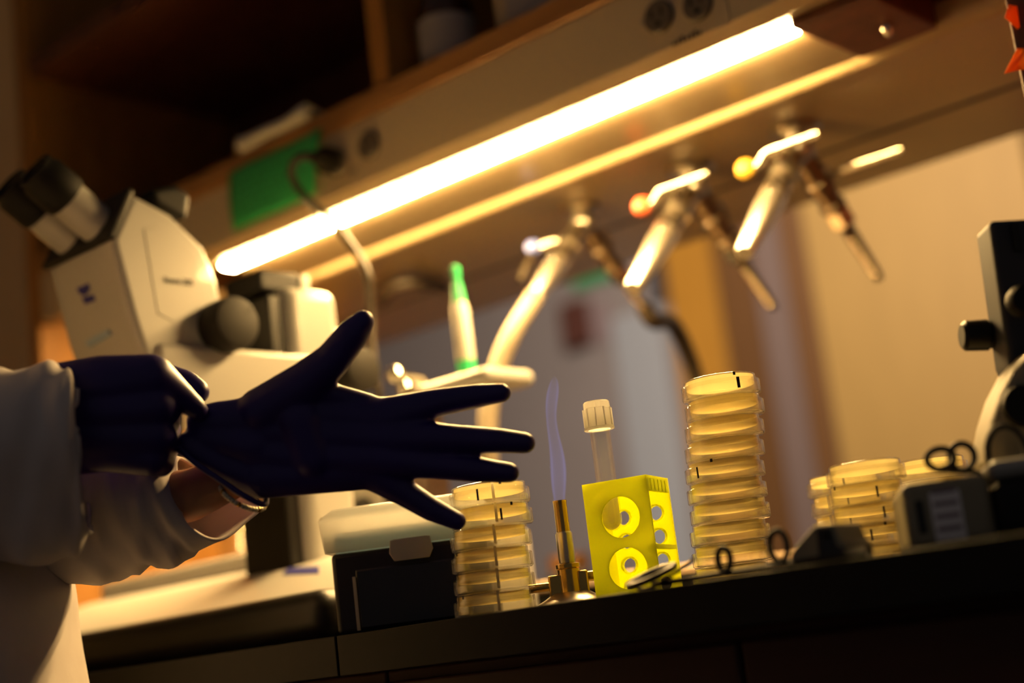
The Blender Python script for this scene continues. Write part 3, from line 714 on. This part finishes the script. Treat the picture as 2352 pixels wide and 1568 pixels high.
tb_ = L(MB()); tb_.tube([np.array(-Rh) * .014 + [0, 0, .0165], np.array(-Rh) * .032 + [0, 0, .0165]], .0035, 16); tb_.build('gas_inlet', 'brass', bb)
tb_ = L(MB()); tb_.tube([np.array(Rh) * .0125 + [0, 0, .021], np.array(Rh) * .022 + [0, 0, .021]], .004, 16); tb_.build('regulator_screw', 'brass', bb)
L(MB().lathe([(0, .033), (.0062, .033), (.0066, .036), (.0066, .0555), (.0058, .057), (0, .057)], seg=32)).build('collar', 'steel', bb)
L(MB().lathe([(.0045, .057), (.0054, .057), (.0053, .0795), (.0055, .080), (.0055, .0815), (.0046, .0815)], seg=32, closed=True)).build('barrel', 'brass', bb)
# flame: a thin glowing sheath (outer and inner skin), wavering to the left as it rises
FH = .098; rings_o = []; rings_i = []; NF = 30
for i in range(NF):
    t = i / (NF - 1); sway = (.0055 * t + .0030 * math.sin(t * 7.5) * t) ; rad = .0049 + .0016 * math.sin(min(t * 1.5, 1) * PI) + .0008 * math.sin(t * 9)
    if t > .82: rad *= max(.12, math.sqrt(max(0, 1 - ((t - .82) / .18) ** 2)))
    c = np.array([Rh[0] * sway, Rh[1] * sway, .0817 + FH * t])
    for rr, lst in ((rad, rings_o), (rad * .70, rings_i)): lst.append([c + np.array([rr * math.cos(2 * PI * k / 24), rr * .8 * math.sin(2 * PI * k / 24), 0]) for k in range(24)])
fl = L(MB()); fl.loft(rings_o, cap0=False, cap1=False); n = len(fl.v)
fl.loft([r_ for r_ in rings_i][::-1]); N_ = 24; last = (NF - 1) * N_
for k in range(N_):
    k2 = (k + 1) % N_; fl.f.append((last + k, last + k2, n + k2, n + k)); fl.m.append(0); fl.f.append((k, k2, n + last + k2, n + last + k)); fl.m.append(0)
ft = thing('flame', (bc[0], bc[1], Z0 + .0003), 'thin pale blue gas flame above the brass burner', 'flame')
fl.build('flame_sheath', 'flame_gas', ft)

# ================================================================== TIP BOX
kc = bench_at(748, 1.172); kc[1] = max(kc[1], YE + .008)
TA = math.atan2(Rh[1], Rh[0]) - .06
tp = thing('tip_box', (kc[0], kc[1], Z0 + .0003), 'black pipette tip box with frosted clear lid behind the short stack', 'box', rz=TA)
bw, bd, bh = .125, .082, .064
L(MB().box((0, 0, 0), (bw, bd, bh))).build('box_body', 'box_dark', tp, bevel=.004)
L(MB().box((.018, -.0006, .002), (bw - .018, .004, bh - .014))).build('front_recess', 'box_inner', tp, bevel=.003)
L(MB().box((.016, -.0012, .002), (.0185, .004, bh - .02))).build('edge_strip', 'frost_tab', tp)
lid = L(MB()); zl = bh + .0003
o1 = [(-.004, -.004), (bw + .004, -.004), (bw + .004, bd + .004), (-.004, bd + .004)]; o2 = [(-.008, -.002), (bw + .002, -.002), (bw + .002, bd + .002), (-.008, bd + .002)]
o3 = [(p[0] + (.012 if p[0] < .05 else -.012), p[1] + (.008 if p[1] < .04 else -.008)) for p in o2]
lid.loft([[(x, y, zl) for x, y in o1], [(x, y, zl + .028) for x, y in o2], [(x, y, zl + .036) for x, y in o3]], cap1=True)
lo = lid.build('lid', 'lid_frost', tp, bevel=.003, solid=.0014)
L(MB().box((.004, .002, bh - .002), (bw - .004, bd - .002, bh + .016))).build('tip_tray', 'blue_insert', tp, bevel=.001)
cl = L(MB()); cl.prism([(.05, -.0095, bh + .004), (.082, -.0095, bh + .004), (.0835, -.0095, bh - .006), (.080, -.0095, bh - .0125), (.052, -.0095, bh - .0125), (.0485, -.0095, bh - .006)], (0, .0018, 0)); cl.box((.052, -.0095, bh + .003), (.080, -.0042, bh + .0045)); cl.build('clasp', 'frost_tab', tp, bevel=.0006)

# ================================================================== DARK CASE BEHIND RACK AND STACKS
p = onY(1400, 1312, 1.30); q = onY(1850, 1297, 1.45)
dc = thing('equipment_case', (p[0], 1.3, Z0), 'low black case with a beige rim behind the rack and tall stack', 'case')
zr = (p[2] + q[2]) / 2
d_ = (q - p); d_[2] = 0; ln_ = np.linalg.norm(d_); d_ /= ln_; nrm = np.array([-d_[1], d_[0], 0])
A_ = p - d_ * .10; A_[2] = Z0 + .0003; Lc = ln_ + .14
MB().prism([A_, A_ + d_ * Lc, A_ + d_ * Lc + nrm * .14, A_ + nrm * .14], (0, 0, zr - .006 - Z0)).build('case_body', 'black_plastic', dc, bevel=.003)
B_ = A_ + np.array([0, 0, zr - .0055 - Z0]); e = .003
MB().prism([B_ - d_ * e - nrm * e, B_ + d_ * (Lc + e) - nrm * e, B_ + d_ * (Lc + e) + nrm * (.14 + e), B_ - d_ * e + nrm * (.14 + e)], (0, 0, .012)).build('case_rim', 'case_rim', dc, bevel=.003)
a = onY(1215, 1262, 1.75); b = onY(1335, 1262, 1.75)
dj = thing('dark_jar', ((a[0] + b[0]) / 2, 1.78, Z0), 'dark brown-capped jar behind the burner', 'jar')
L(MB().lathe([(0, 0), (.036, 0), (.038, .004), (.038, .075), (.03, .085), (0, .085)], seg=32)).build('jar_body', 'dark_blue', dj)
L(MB().lathe([(0, .085), (.031, .085), (.031, .108), (0, .108)], seg=32)).build('jar_lid', 'brown_laminate', dj)
# small glass jar under the sleeve
gj = np.array([onY(540, 1240, 1.2)[0], 1.2, Z0])
gt_ = thing('glass_jar', gj, 'small clear glass jar beside the left microscope column under the sleeve', 'jar')
zj = onY(540, 1195, 1.2)[2] - Z0
L(MB().lathe([(0, 0), (.02, 0), (.021, .002), (.021, zj - .012), (.016, zj - .004), (.016, zj), (.0148, zj), (.0148, zj - .005), (.0195, zj - .013), (.0195, .002), (0, .002)], seg=32)).build('jar_wall', 'tube_plastic', gt_)

# ================================================================== RIGHT MICROSCOPE
rm = thing('compound_microscope', (onY(2300, 1250, .86)[0], .9, Z0), 'out-of-focus microscope with a curved pale arm at the right', 'microscope')
A = bench_at(2092, .90); A[1] = max(A[1], YE + .012)
def rp(x, y, D): return at(x, y, D)
# base: a low housing that runs to the right, its left end carrying the rating label
dvec = Rh * .985 - Fh * .17; dvec /= np.linalg.norm(dvec); nv = np.array([-dvec[1], dvec[0], 0])
hb_ = at(2150, 1098, .90)[2] - Z0
A = np.array([A[0], A[1], Z0 + .0003])
MB().prism([A, A + dvec * .052, A + dvec * .052 + nv * .10, A + nv * .10], (0, 0, hb_)).build('lamp_house', 'device_grey', rm, bevel=.006, seg=4)
B = A + dvec * .0525 - nv * .003
MB().prism([B, B + dvec * .20, B + dvec * .20 + nv * .17, B + nv * .17], (0, 0, hb_ - .006)).build('base', 'scope_grey', rm, bevel=.008, seg=4)
C_ = B + np.array([0, 0, hb_ - .0055]); MB().prism([C_ + nv * .003, C_ + dvec * .20 + nv * .003, C_ + dvec * .20 + nv * .167, C_ + nv * .167], (0, 0, .012)).build('base_cover', 'scope_white', rm, bevel=.006, seg=4)
lb = A + dvec * .016 - nv * .0008
lo_ = MB().prism([lb + [0, 0, .004], lb + dvec * .018 + [0, 0, .004], lb + dvec * .018 + [0, 0, hb_ - .008], lb + [0, 0, hb_ - .008]], nv * .0006).build('rating_label', 'label_white', rm)
pm = MB()
for i in range(4):
    z_ = .010 + i * .0075; pm.prism([lb + dvec * .002 - nv * .0003 + [0, 0, z_], lb + dvec * .016 - nv * .0003 + [0, 0, z_], lb + dvec * .016 - nv * .0003 + [0, 0, z_ + .0025], lb + dvec * .002 - nv * .0003 + [0, 0, z_ + .0025]], nv * .0003)
pm.build('label_print', 'label_print', lo_)
sw = A + dvec * .007 - nv * .001
MB().prism([sw + [0, 0, .010], sw + dvec * .005 + [0, 0, .010], sw + dvec * .005 + [0, 0, .030], sw + [0, 0, .030]], nv * .004).build('rocker_switch', 'slot_black', rm, bevel=.001)
# curved arm
oc = [(x_ + 32, y_) for x_, y_ in [(2236, 1092), (2240, 1030), (2252, 960), (2272, 900), (2302, 842), (2340, 800), (2385, 770), (2460, 760), (2460, 1092)]]
Pm = [at(x, y, .965) for x, y in oc]; dz_ = Fh * .05
MB().prism(Pm, dz_).build('arm', 'device_grey', rm, bevel=.010, seg=4)
pc = at(2348, 932, .9645); MB().lathe([(0, .004), (.0125, .004), (.0135, .002), (.0135, 0), (0, 0)], pc, -Fh, 36).build('arm_cap', 'scope_grey', rm)
# black tube column and focusing knob above
Pb = [at(x, y, 1.0) for x, y in ((2272, 505), (2460, 495), (2460, 860), (2331, 860), (2318, 830))]
MB().prism(Pb, Fh * .035).build('stage_column', 'dark_blue', rm, bevel=.004)
Pb = [at(x, y, .997) for x, y in ((2322, 512), (2340, 512), (2350, 575), (2332, 575))]; MB().prism(Pb, Fh * .004).build('column_slot', 'slot_black', rm)
ka = at(2292, 768, 1.03); kb = at(2208, 772, 1.03); kd = kb - ka; kl = np.linalg.norm(kd)
MB().lathe([(0, 0), (.0095, 0), (.0095, kl * .25), (.0108, kl * .3), (.0104, kl * .9), (.008, kl), (0, kl)], ka, kd, 28).build('stage_knob', 'black_plastic', rm)
kc_ = at(2345, 693, .985); MB().lathe([(0, .010), (.008, .009), (.0105, .005), (.0105, 0), (0, 0)], kc_, -Fh, 24).build('clamp_knob', 'scope_grey', rm)

# ================================================================== FOREGROUND: cord, flat loop, small grey device
Df = .93
zc = Z0 + .003
def ed(x, dy=.006, z=zc):                        # a point lying on the worktop just inside the front edge, seen in column x
    lo, hi = .6, 1.6
    for _ in range(50):
        m = (lo + hi) / 2
        if bench_at(x, m, z)[1] < YE + dy: lo = m
        else: hi = m
    return bench_at(x, lo, z)
cr = thing('looped_cord', ed(1662), 'thin black cord with upright loops along the worktop front edge', 'cord')
path = [ed(1505, .010), ed(1560, .012), ed(1630, .012)]
def loop(x, h, w):
    c = ed(x, .012); d = ed(x + 10, .012) - c; d /= np.linalg.norm(d)
    return [c + d * (w * math.sin(a) * (1.0) + .0014 * (a / PI - 1)) + np.array([0, .002 * (a / PI - 1), h * (1 - math.cos(a)) / 2]) for a in np.linspace(-.0, 2 * PI, 12)]
path = [ed(1500, .012), ed(1580, .012)]
for (x, h, w) in ((1668, .016, .0062), (1795, .021, .0075)): path += loop(x, h, w)
path += [ed(1850, .012), ed(1900, .010), ed(1990, .008)]
MB().tube(spline(path, 220), .0021, 10).build('cord', 'black_rubber', cr)
# loops of the same kind of cord lying over the right microscope base
zb_ = Z0 + hb_ + .006
c2_ = thing('coiled_lead', at(2260, 1075, .93), 'black coiled lead lying over the base of the right microscope', 'cord')
pts = []
for (x, y, h, w) in ((2165, 1080, .013, .0095), (2216, 1083, .017, .0085), (2325, 1106, .034, .0125)):
    c = at(x, y, .930)
    pts += [c + Rh * (w * math.sin(a) + .003 * (a / PI - 1)) + Fh * .004 * (a / PI - 1) + np.array([0, 0, h * (1 - math.cos(a)) / 2 + .0005]) for a in np.linspace(0, 2 * PI, 14)]
pts.append(at(2420, 1105, .93))
MB().tube(spline(pts, 260), .0022, 10).build('lead', 'black_rubber', c2_)
# flat oval pad lying at the edge, tilted up to the right
ov = thing('oval_lens', ed(1495, .02), 'dark-framed oval lens lying at the worktop edge before the yellow rack', 'lens')
c = ed(1497, .014, Z0 + .009); dx = ed(1560, .014) - ed(1440, .014); dx /= np.linalg.norm(dx); dx = dx * math.cos(.17) + np.array([0, 0, math.sin(.17)]); dw = np.array([-.3, .92, .22]); dw /= np.linalg.norm(dw)
ringp = [c + dx * .0185 * math.cos(a) + dw * .020 * math.sin(a) for a in np.linspace(0, 2 * PI, 41)]
MB().tube(ringp, .0022, 10, cap=False).build('lens_frame', 'black_plastic', ov)
vs = [c] + ringp[:-1]; MB().add(vs, [(0, 1 + i, 1 + (i + 1) % 40) for i in range(40)]).build('lens_glass', 'smoke_lens', ov, solid=.0008)
MB().tube(spline([c - dx * .017 - dw * .004, c + dx * .0 - dw * .012 - [0, 0, .006], c + dx * .028 - dw * .006 - [0, 0, .002], c + dx * .035 + dw * .002], 20), .0013, 8).build('stem', 'black_plastic', ov)
# small wedge-shaped device
dv0 = ed(1818, .012, Z0); dv1 = ed(1945, .012, Z0); dd = dv1 - dv0; Ld = np.linalg.norm(dd); dd /= Ld; dn = np.array([-dd[1], dd[0], 0])
dv = thing('charger_block', dv0, 'small wedge-shaped grey device by the near right dish stack', 'device')
dpro = [(0, 0), (0, .008), (.004, .012), (Ld * .52, .0235), (Ld * .84, .0225), (Ld * .93, .012), (Ld, .010), (Ld, 0)]
MB().prism([dv0 + dd * s_ + np.array([0, 0, h_ + .0003]) for s_, h_ in dpro], dn * .035).build('device_body', 'device_grey', dv, bevel=.002)
MB().prism([dv0 + dd * s_ + np.array([0, 0, h_]) - dn * .0008 for s_, h_ in ((Ld * .52, .004), (Ld * .55, .0215), (Ld * .82, .0205), (Ld * .88, .009), (Ld * .98, .008), (Ld * .98, .004))], dn * .003).build('device_face', 'box_inner', dv, bevel=.0008)
MB().lathe([(0, .0015), (.002, .0015), (.002, 0), (0, 0)], dv0 + dd * Ld * .72 + np.array([0, 0, .016]) - dn * .0009, -dn, 14).build('device_button', 'knob_grey', dv)

# ================================================================== PERSON
pr = thing('person', (at(-270, 1500, 1.12)[0], at(-270, 1500, 1.12)[1], 0), 'person in a white lab coat pulling on violet nitrile gloves', 'person')
TX = np.array([pr.location.x, pr.location.y, 0])
def J(x, y, D, rpx): return (at(x, y, D), rpx * D / FPX)
def chain(*js): return [(a[0], a[1], b[0], b[1]) for a, b in zip(js, js[1:])]
DL = 1.065
lh = []
W_ = lambda x, y, r, d=0: J(x, y, DL + d, r)
lh += chain(W_(598, 938, 50), W_(880, 962, 50), W_(1000, 925, 33), W_(1090, 910, 28.5), W_(1152, 902, 23))
lh += chain(W_(590, 985, 52), W_(900, 1005, 46, -.004), W_(1050, 1008, 33, -.006), W_(1150, 1012, 29, -.006), W_(1206, 1017, 25, -.005))
lh += chain(W_(590, 1037, 52), W_(880, 1052, 46, -.004), W_(1000, 1068, 32, -.006), W_(1100, 1079, 29.5, -.006), W_(1170, 1085, 24, -.005))
lh += chain(W_(605, 1092, 53), W_(850, 1080, 44), W_(925, 1128, 33), W_(990, 1168, 29), W_(1050, 1196, 22))
lh += chain(W_(600, 945, 56, -.003), W_(700, 882, 52, -.010), W_(762, 828, 42, -.016), W_(808, 770, 38, -.020), W_(833, 738, 27, -.022))
lh += chain(W_(740, 900, 28, -.008), W_(850, 930, 26))
lh += chain(W_(690, 960, 58, -.006), W_(720, 1050, 52, -.006))
# glove cuff, stretched towards the pulling hand
lh += chain(W_(600, 960, 52), W_(500, 965, 44), W_(462, 968, 34)) + chain(W_(600, 1090, 56, .004), W_(520, 1068, 40, .0), W_(430, 1020, 30, -.004)) + chain(W_(590, 1020, 58), W_(470, 1000, 40))
v, f = flesh(lh, .0018, 7)
MB().add(v, f).build('left_glove', 'nitrile', pr, smooth=180)['label'] = 'violet nitrile glove with spread fingers'
# rolled cuff rim
rim = [at(x, y, DL + d) for x, y, d in ((408, 1022, -.010), (440, 1056, -.013), (500, 1098, -.015), (560, 1138, -.014), (606, 1158, -.004), (612, 1140, .012))]
MB().tube(spline(rim, 30), .0022, 10).build('cuff_rim', 'nitrile', pr, smooth=180)
DR = 1.035; rh = []
R_ = lambda x, y, r, d=0: J(x, y, DR + d, r)
rh += chain(R_(60, 925, 80, .0), R_(235, 885, 70), R_(345, 868, 56)) + chain(R_(60, 950, 85), R_(240, 945, 72), R_(352, 935, 58)) + chain(R_(70, 990, 85), R_(240, 1000, 70), R_(352, 1000, 54)) + chain(R_(80, 1020, 80), R_(245, 1030, 54), R_(345, 1050, 44))
rh += chain(R_(345, 868, 56), R_(408, 905, 34, .008), R_(450, 938, 25, .014), R_(462, 950, 20, .02))
rh += chain(R_(352, 935, 58), R_(378, 962, 38, .02), R_(380, 985, 30, .045), R_(392, 985, 25, .058))
rh += chain(R_(352, 1000, 54), R_(376, 1020, 36, .02), R_(378, 1035, 30, .042), R_(388, 1030, 24, .054))
rh += chain(R_(345, 1050, 44), R_(368, 1062, 34, .018), R_(372, 1064, 28, .038), R_(380, 1056, 23, .048))
rh += chain(R_(260, 900, 60, .03), R_(355, 872, 46, .045), R_(425, 885, 36, .045), R_(452, 900, 30, .04))
v, f = flesh(rh, .0018, 6)
MB().add(v, f).build('right_glove', 'nitrile', pr, smooth=180)['label'] = 'violet glove gripping the other cuff'
# body: one continuous skin, dressed below
def P(r, f_, z): return TX + Rh * r + Fh * f_ + np.array([0, 0, z])
RS = P(-.06, -.18, 1.40); LS = P(-.08, .16, 1.38)
RE = at(-480, 1030, .985); RWr = at(120, 950, DR); LE = at(-400, 1200, 1.15); LWr = at(540, 1092, DL + .016)
bd_ = []
T_ = lambda p, r: (np.array(p), r)
bd_ += chain(T_(P(-.04, .09, .10), .045), T_(P(-.03, .09, .48), .058), T_(P(-.03, .08, .88), .085)) + chain(T_(P(-.04, -.09, .10), .045), T_(P(-.03, -.09, .48), .058), T_(P(-.03, -.08, .88), .085))
bd_ += chain(T_(P(-.03, .0, .92), .115), T_(P(-.04, 0, 1.12), .105), T_(P(-.06, 0, 1.32), .115), T_(P(-.05, 0, 1.46), .055), T_(P(-.02, 0, 1.55), .052))
bd_ += chain(T_(P(-.055, -.10, 1.36), .08), T_(RS, .062)) + chain(T_(P(-.05, .10, 1.36), .08), T_(LS, .062))
bd_ += chain(T_(RS, .055), T_(RE, .042), T_(RWr, .028)) + chain(T_(LS, .055), T_(LE, .042), T_(at(430, 1140, 1.095), .0195), T_(LWr, .016))
bd_ += chain(T_(P(-.02, 0, 1.66), .088), T_(P(.015, 0, 1.60), .075)) + chain(T_(P(.05, 0, 1.56), .028), T_(P(.03, 0, 1.60), .06)) + chain(T_(P(.085, 0, 1.625), .012), T_(P(.075, 0, 1.655), .009))
bd_ += chain(T_(P(-.01, .09, 1.63), .014), T_(P(-.01, .09, 1.65), .016)) + chain(T_(P(-.01, -.09, 1.63), .014), T_(P(-.01, -.09, 1.65), .016))
v, f = flesh(bd_, .0045, 4)
MB().add(v, f).build('body', 'skin', pr, smooth=180)
v, f = flesh(chain(T_(P(-.05, 0, 1.69), .095), T_(P(-.03, 0, 1.71), .092)) + chain(T_(P(-.08, 0, 1.66), .08), T_(P(-.09, 0, 1.58), .055)), .006, 4)
MB().add(v, f).build('hair', 'hair', pr, smooth=180)
v, f = flesh(chain(T_(P(-.04, .09, .09), .06), T_(P(-.03, .09, .48), .075), T_(P(-.03, .08, .88), .10)) + chain(T_(P(-.04, -.09, .09), .06), T_(P(-.03, -.09, .48), .075), T_(P(-.03, -.08, .88), .10)), .007, 3)
MB().add(v, f).build('trousers', 'trousers', pr, smooth=180)
v, f = flesh(chain(T_(P(-.07, .09, .042), .04), T_(P(.10, .09, .034), .032)), .006, 3); MB().add(v, f).build('shoe', 'black_rubber', pr, smooth=180)
v, f = flesh(chain(T_(P(-.07, -.09, .042), .04), T_(P(.10, -.09, .034), .032)), .006, 3); MB().add(v, f).build('shoe', 'black_rubber', pr, smooth=180)

def wrinkle(rings, amp, freq, seed):
    """cloth folds: push ring points along their outward direction by a few drifting sine folds"""
    rg = np.random.default_rng(seed); ph = rg.uniform(0, 6.28, 8); n = len(rings[0]); out = []
    for i, R0 in enumerate(rings):
        R0 = np.array(R0); c = R0.mean(0); s = i / (len(rings) - 1)
        d = 0
        for j in range(4): d = d + math.pow(.7, j) * np.sin(np.arange(n) / n * 2 * PI * (j + 2) + ph[j] + s * freq * (1 + .8 * j) * (1 if j % 2 else -1)) * math.sin(s * freq * (j + 1) + ph[j + 4])
        dirv = (R0 - c); dirv /= np.linalg.norm(dirv, axis=1)[:, None]
        out.append([p for p in R0 + dirv * (amp * d)[:, None]])
    return out
def interp_rings(keys, n):
    K = [np.array(cspline(k, 64)) for k in keys]; out = []
    for i in range(n + 1):
        t = i / n * (len(K) - 1); k = min(int(t), len(K) - 2); u = t - k
        a, b, c, d = K[max(k - 1, 0)], K[k], K[k + 1], K[min(k + 2, len(K) - 1)]
        out.append(.5 * (2 * b + (c - a) * u + (2 * a - 5 * b + 4 * c - d) * u * u + (3 * b - a - 3 * c + d) * u ** 3))
    return out
def ring4(top, near, bot, far):
    return [at(*top), at(*near), at(*bot), at(*far)]
def ell(top, bot, D, hd, bulge=0):
    """ring seen as the segment top-bottom; hd = half depth in metres, bulge = px the near side reaches to the right"""
    a = at(*top, D); b = at(*bot, D); c = (a + b) / 2; v_ = (a - b) / 2; w_ = -Fh * hd + Rh * (bulge * D / FPX)
    return [c + v_ * math.cos(t) + w_ * math.sin(t) for t in np.linspace(0, 2 * PI, 12, endpoint=False)]
# right sleeve
def limb_ring(c, ax, r, r2=None):
    ax = np.array(ax) / np.linalg.norm(ax); u_ = np.cross(ax, Fh); u_ /= np.linalg.norm(u_); w_ = np.cross(u_, ax)
    if u_[2] < 0: u_ = -u_
    w_ = -Fh + ax * ax.dot(Fh); w_ /= np.linalg.norm(w_)
    return [c + u_ * r * math.cos(t) + w_ * (r2 or r) * math.sin(t) for t in np.linspace(0, 2 * PI, 12, endpoint=False)]
keys = [limb_ring(RS, RE - RS, .078), limb_ring((RS + RE) / 2, RE - RS, .072), limb_ring(RE, RWr - RS, .075),
        ell((-180, 838), (-180, 1290), 1.01, .062, 10), ell((0, 846), (0, 1296), 1.03, .062, 20), ell((110, 842), (110, 1288), DR, .060, 30), ell((165, 852), (188, 1262), DR, .056, 44), ell((178, 880), (205, 1225), DR, .050, 38)]
rs = wrinkle(interp_rings(keys, 60), .0042, 8.5, 3)
MB().loft(rs).build('right_sleeve', 'coat_cloth', pr, smooth=180, solid=.003)
# left sleeve, ending in a wide cuff open to the right
e_ = [(412, 1050, 1.105), (413, 1120, 1.088), (424, 1190, 1.078), (466, 1232, 1.084), (512, 1241, 1.095), (562, 1204, 1.115), (603, 1163, 1.132), (560, 1130, 1.142), (470, 1080, 1.130)]
keys = [limb_ring(LS, LE - LS, .075), limb_ring((LS + LE) / 2, LE - LS, .070), limb_ring(LE, LWr - LS, .070),
        ell((-80, 1030), (-60, 1370), 1.15, .055), ell((150, 1020), (185, 1338), 1.13, .050), ell((280, 1030), (310, 1312), 1.115, .045, 5), ell((360, 1035), (410, 1285), 1.11, .042, 5), [at(*q) for q in e_]]
# align ring phases: ell starts at the top and turns to the near side; so does the last
rs = interp_rings(keys, 60); w0 = wrinkle(rs, .0042, 15.0, 11)
rs = [a_ * (i / 60) ** 0 if i < 54 else b_ for i, (a_, b_) in enumerate(zip([np.array(x_) for x_ in w0], rs))]
MB().loft(rs).build('left_sleeve', 'coat_cloth', pr, smooth=180, solid=.0025)
# coat body: hangs open and flares towards the bench
def coat_ring(z, front, back, hw, cf=0.0):
    return [P(front if False else (front + back) / 2 + (front - back) / 2 * math.cos(t), hw * math.sin(t) + cf, z) for t in np.linspace(0, 2 * PI, 24, endpoint=False)]
def frontr(x, y, D=1.12):                        # R-distance of a silhouette pixel from the body axis
    p = at(x, y, D) - TX; return p.dot(Rh)
zz = lambda x, y, D=1.12: at(x, y, D)[2]
keys = [coat_ring(1.47, .03, -.12, .075), coat_ring(1.42, .05, -.15, .19), coat_ring(1.30, frontr(-230, 500), -.165, .20), coat_ring(zz(0, 830), frontr(-150, 830), -.16, .19),
        coat_ring(zz(60, 1050), frontr(-20, 1050), -.15, .18), coat_ring(zz(165, 1250), frontr(105, 1250), -.15, .18), coat_ring(zz(190, 1350), frontr(140, 1350), -.16, .19), coat_ring(zz(215, 1568), frontr(185, 1568), -.18, .20), coat_ring(.62, frontr(235, 1568) + .02, -.20, .22), coat_ring(.42, frontr(250, 1568) + .03, -.21, .23)]
K = [np.array(k) for k in keys]; rs = []
for i in range(71):
    t = i / 70 * (len(K) - 1); k = min(int(t), len(K) - 2); u = t - k; a, b, c, d = K[max(k - 1, 0)], K[k], K[k + 1], K[min(k + 2, len(K) - 1)]
    rs.append(.5 * (2 * b + (c - a) * u + (2 * a - 5 * b + 4 * c - d) * u * u + (3 * b - a - 3 * c + d) * u ** 3))
rs = wrinkle(rs, .003, 4.0, 5)
MB().loft([[p for p in cspline(r_, 72)] for r_ in rs]).build('lab_coat', 'coat_cloth', pr, smooth=180, solid=.003)
# bead bracelet round the left wrist, just below the glove cuff
bA, bB, bN = at(510, 1110, DL + .012), at(606, 1166, DL + .024), at(541, 1154, DL - .004)
cc = (bA + bB) / 2; ux = (bB - bA) / 2; uy = bN - cc
axd = np.cross(ux, uy); axd /= np.linalg.norm(axd)
bl = MB(); bg = MB()
for k, pnt in enumerate([cc + ux * math.cos(t) + uy * math.sin(t) for t in np.linspace(0, 2 * PI, 40, endpoint=False)]):
    (bg if k % 6 == 3 else bl).lathe([(0, .0021), (.0015, .0015), (.0021, 0), (.0015, -.0015), (0, -.0021)], pnt, axd, 10)
br = bl.build('bead_bracelet', 'pearl', pr, smooth=180); bg.build('gold_beads', 'gold_bead', br, smooth=180)

# ================================================================== LIGHT
w = bpy.data.worlds.new('world'); S.world = w; w.use_nodes = True
w.node_tree.nodes['Background'].inputs[0].default_value = (.80, .70, .66, 1); w.node_tree.nodes['Background'].inputs[1].default_value = .066
def area(name, loc, rot, size, size_y, energy, col):
    l = bpy.data.lights.new(name, 'AREA'); l.shape = 'RECTANGLE'; l.size = size; l.size_y = size_y; l.energy = energy; l.color = col
    o = bpy.data.objects.new(name, l); o.location = loc; o.rotation_euler = rot; COL.objects.link(o); return o
area('back_wall_fill', (-1.8, 2.3, 2.6), (math.radians(58), 0, 0), 1.6, .5, 70, (1, .80, .66))  # unseen fill light added behind the shelf, tilted to brighten the far wall
area('far_cupboard_fill', (-.2, 3.1, 1.45), (math.radians(62), 0, 0), 1.0, .1, 5.5, (1, .62, .24))  # warm fill without a fixture, added to brighten the tan cupboard

S.view_settings.view_transform = 'Standard'; S.view_settings.look = 'None'; S.view_settings.exposure = 0.0; S.view_settings.gamma = 1; S.view_settings.use_curve_mapping = False
S.cycles.max_bounces = 10; S.cycles.transparent_max_bounces = 48; S.cycles.diffuse_bounces = 4; S.cycles.glossy_bounces = 4
S.cycles.use_denoising = True; S.cycles.sample_clamp_indirect = 6.0; S.cycles.caustics_reflective = False; S.cycles.caustics_refractive = False
S.cycles.volume_step_rate = 1.0
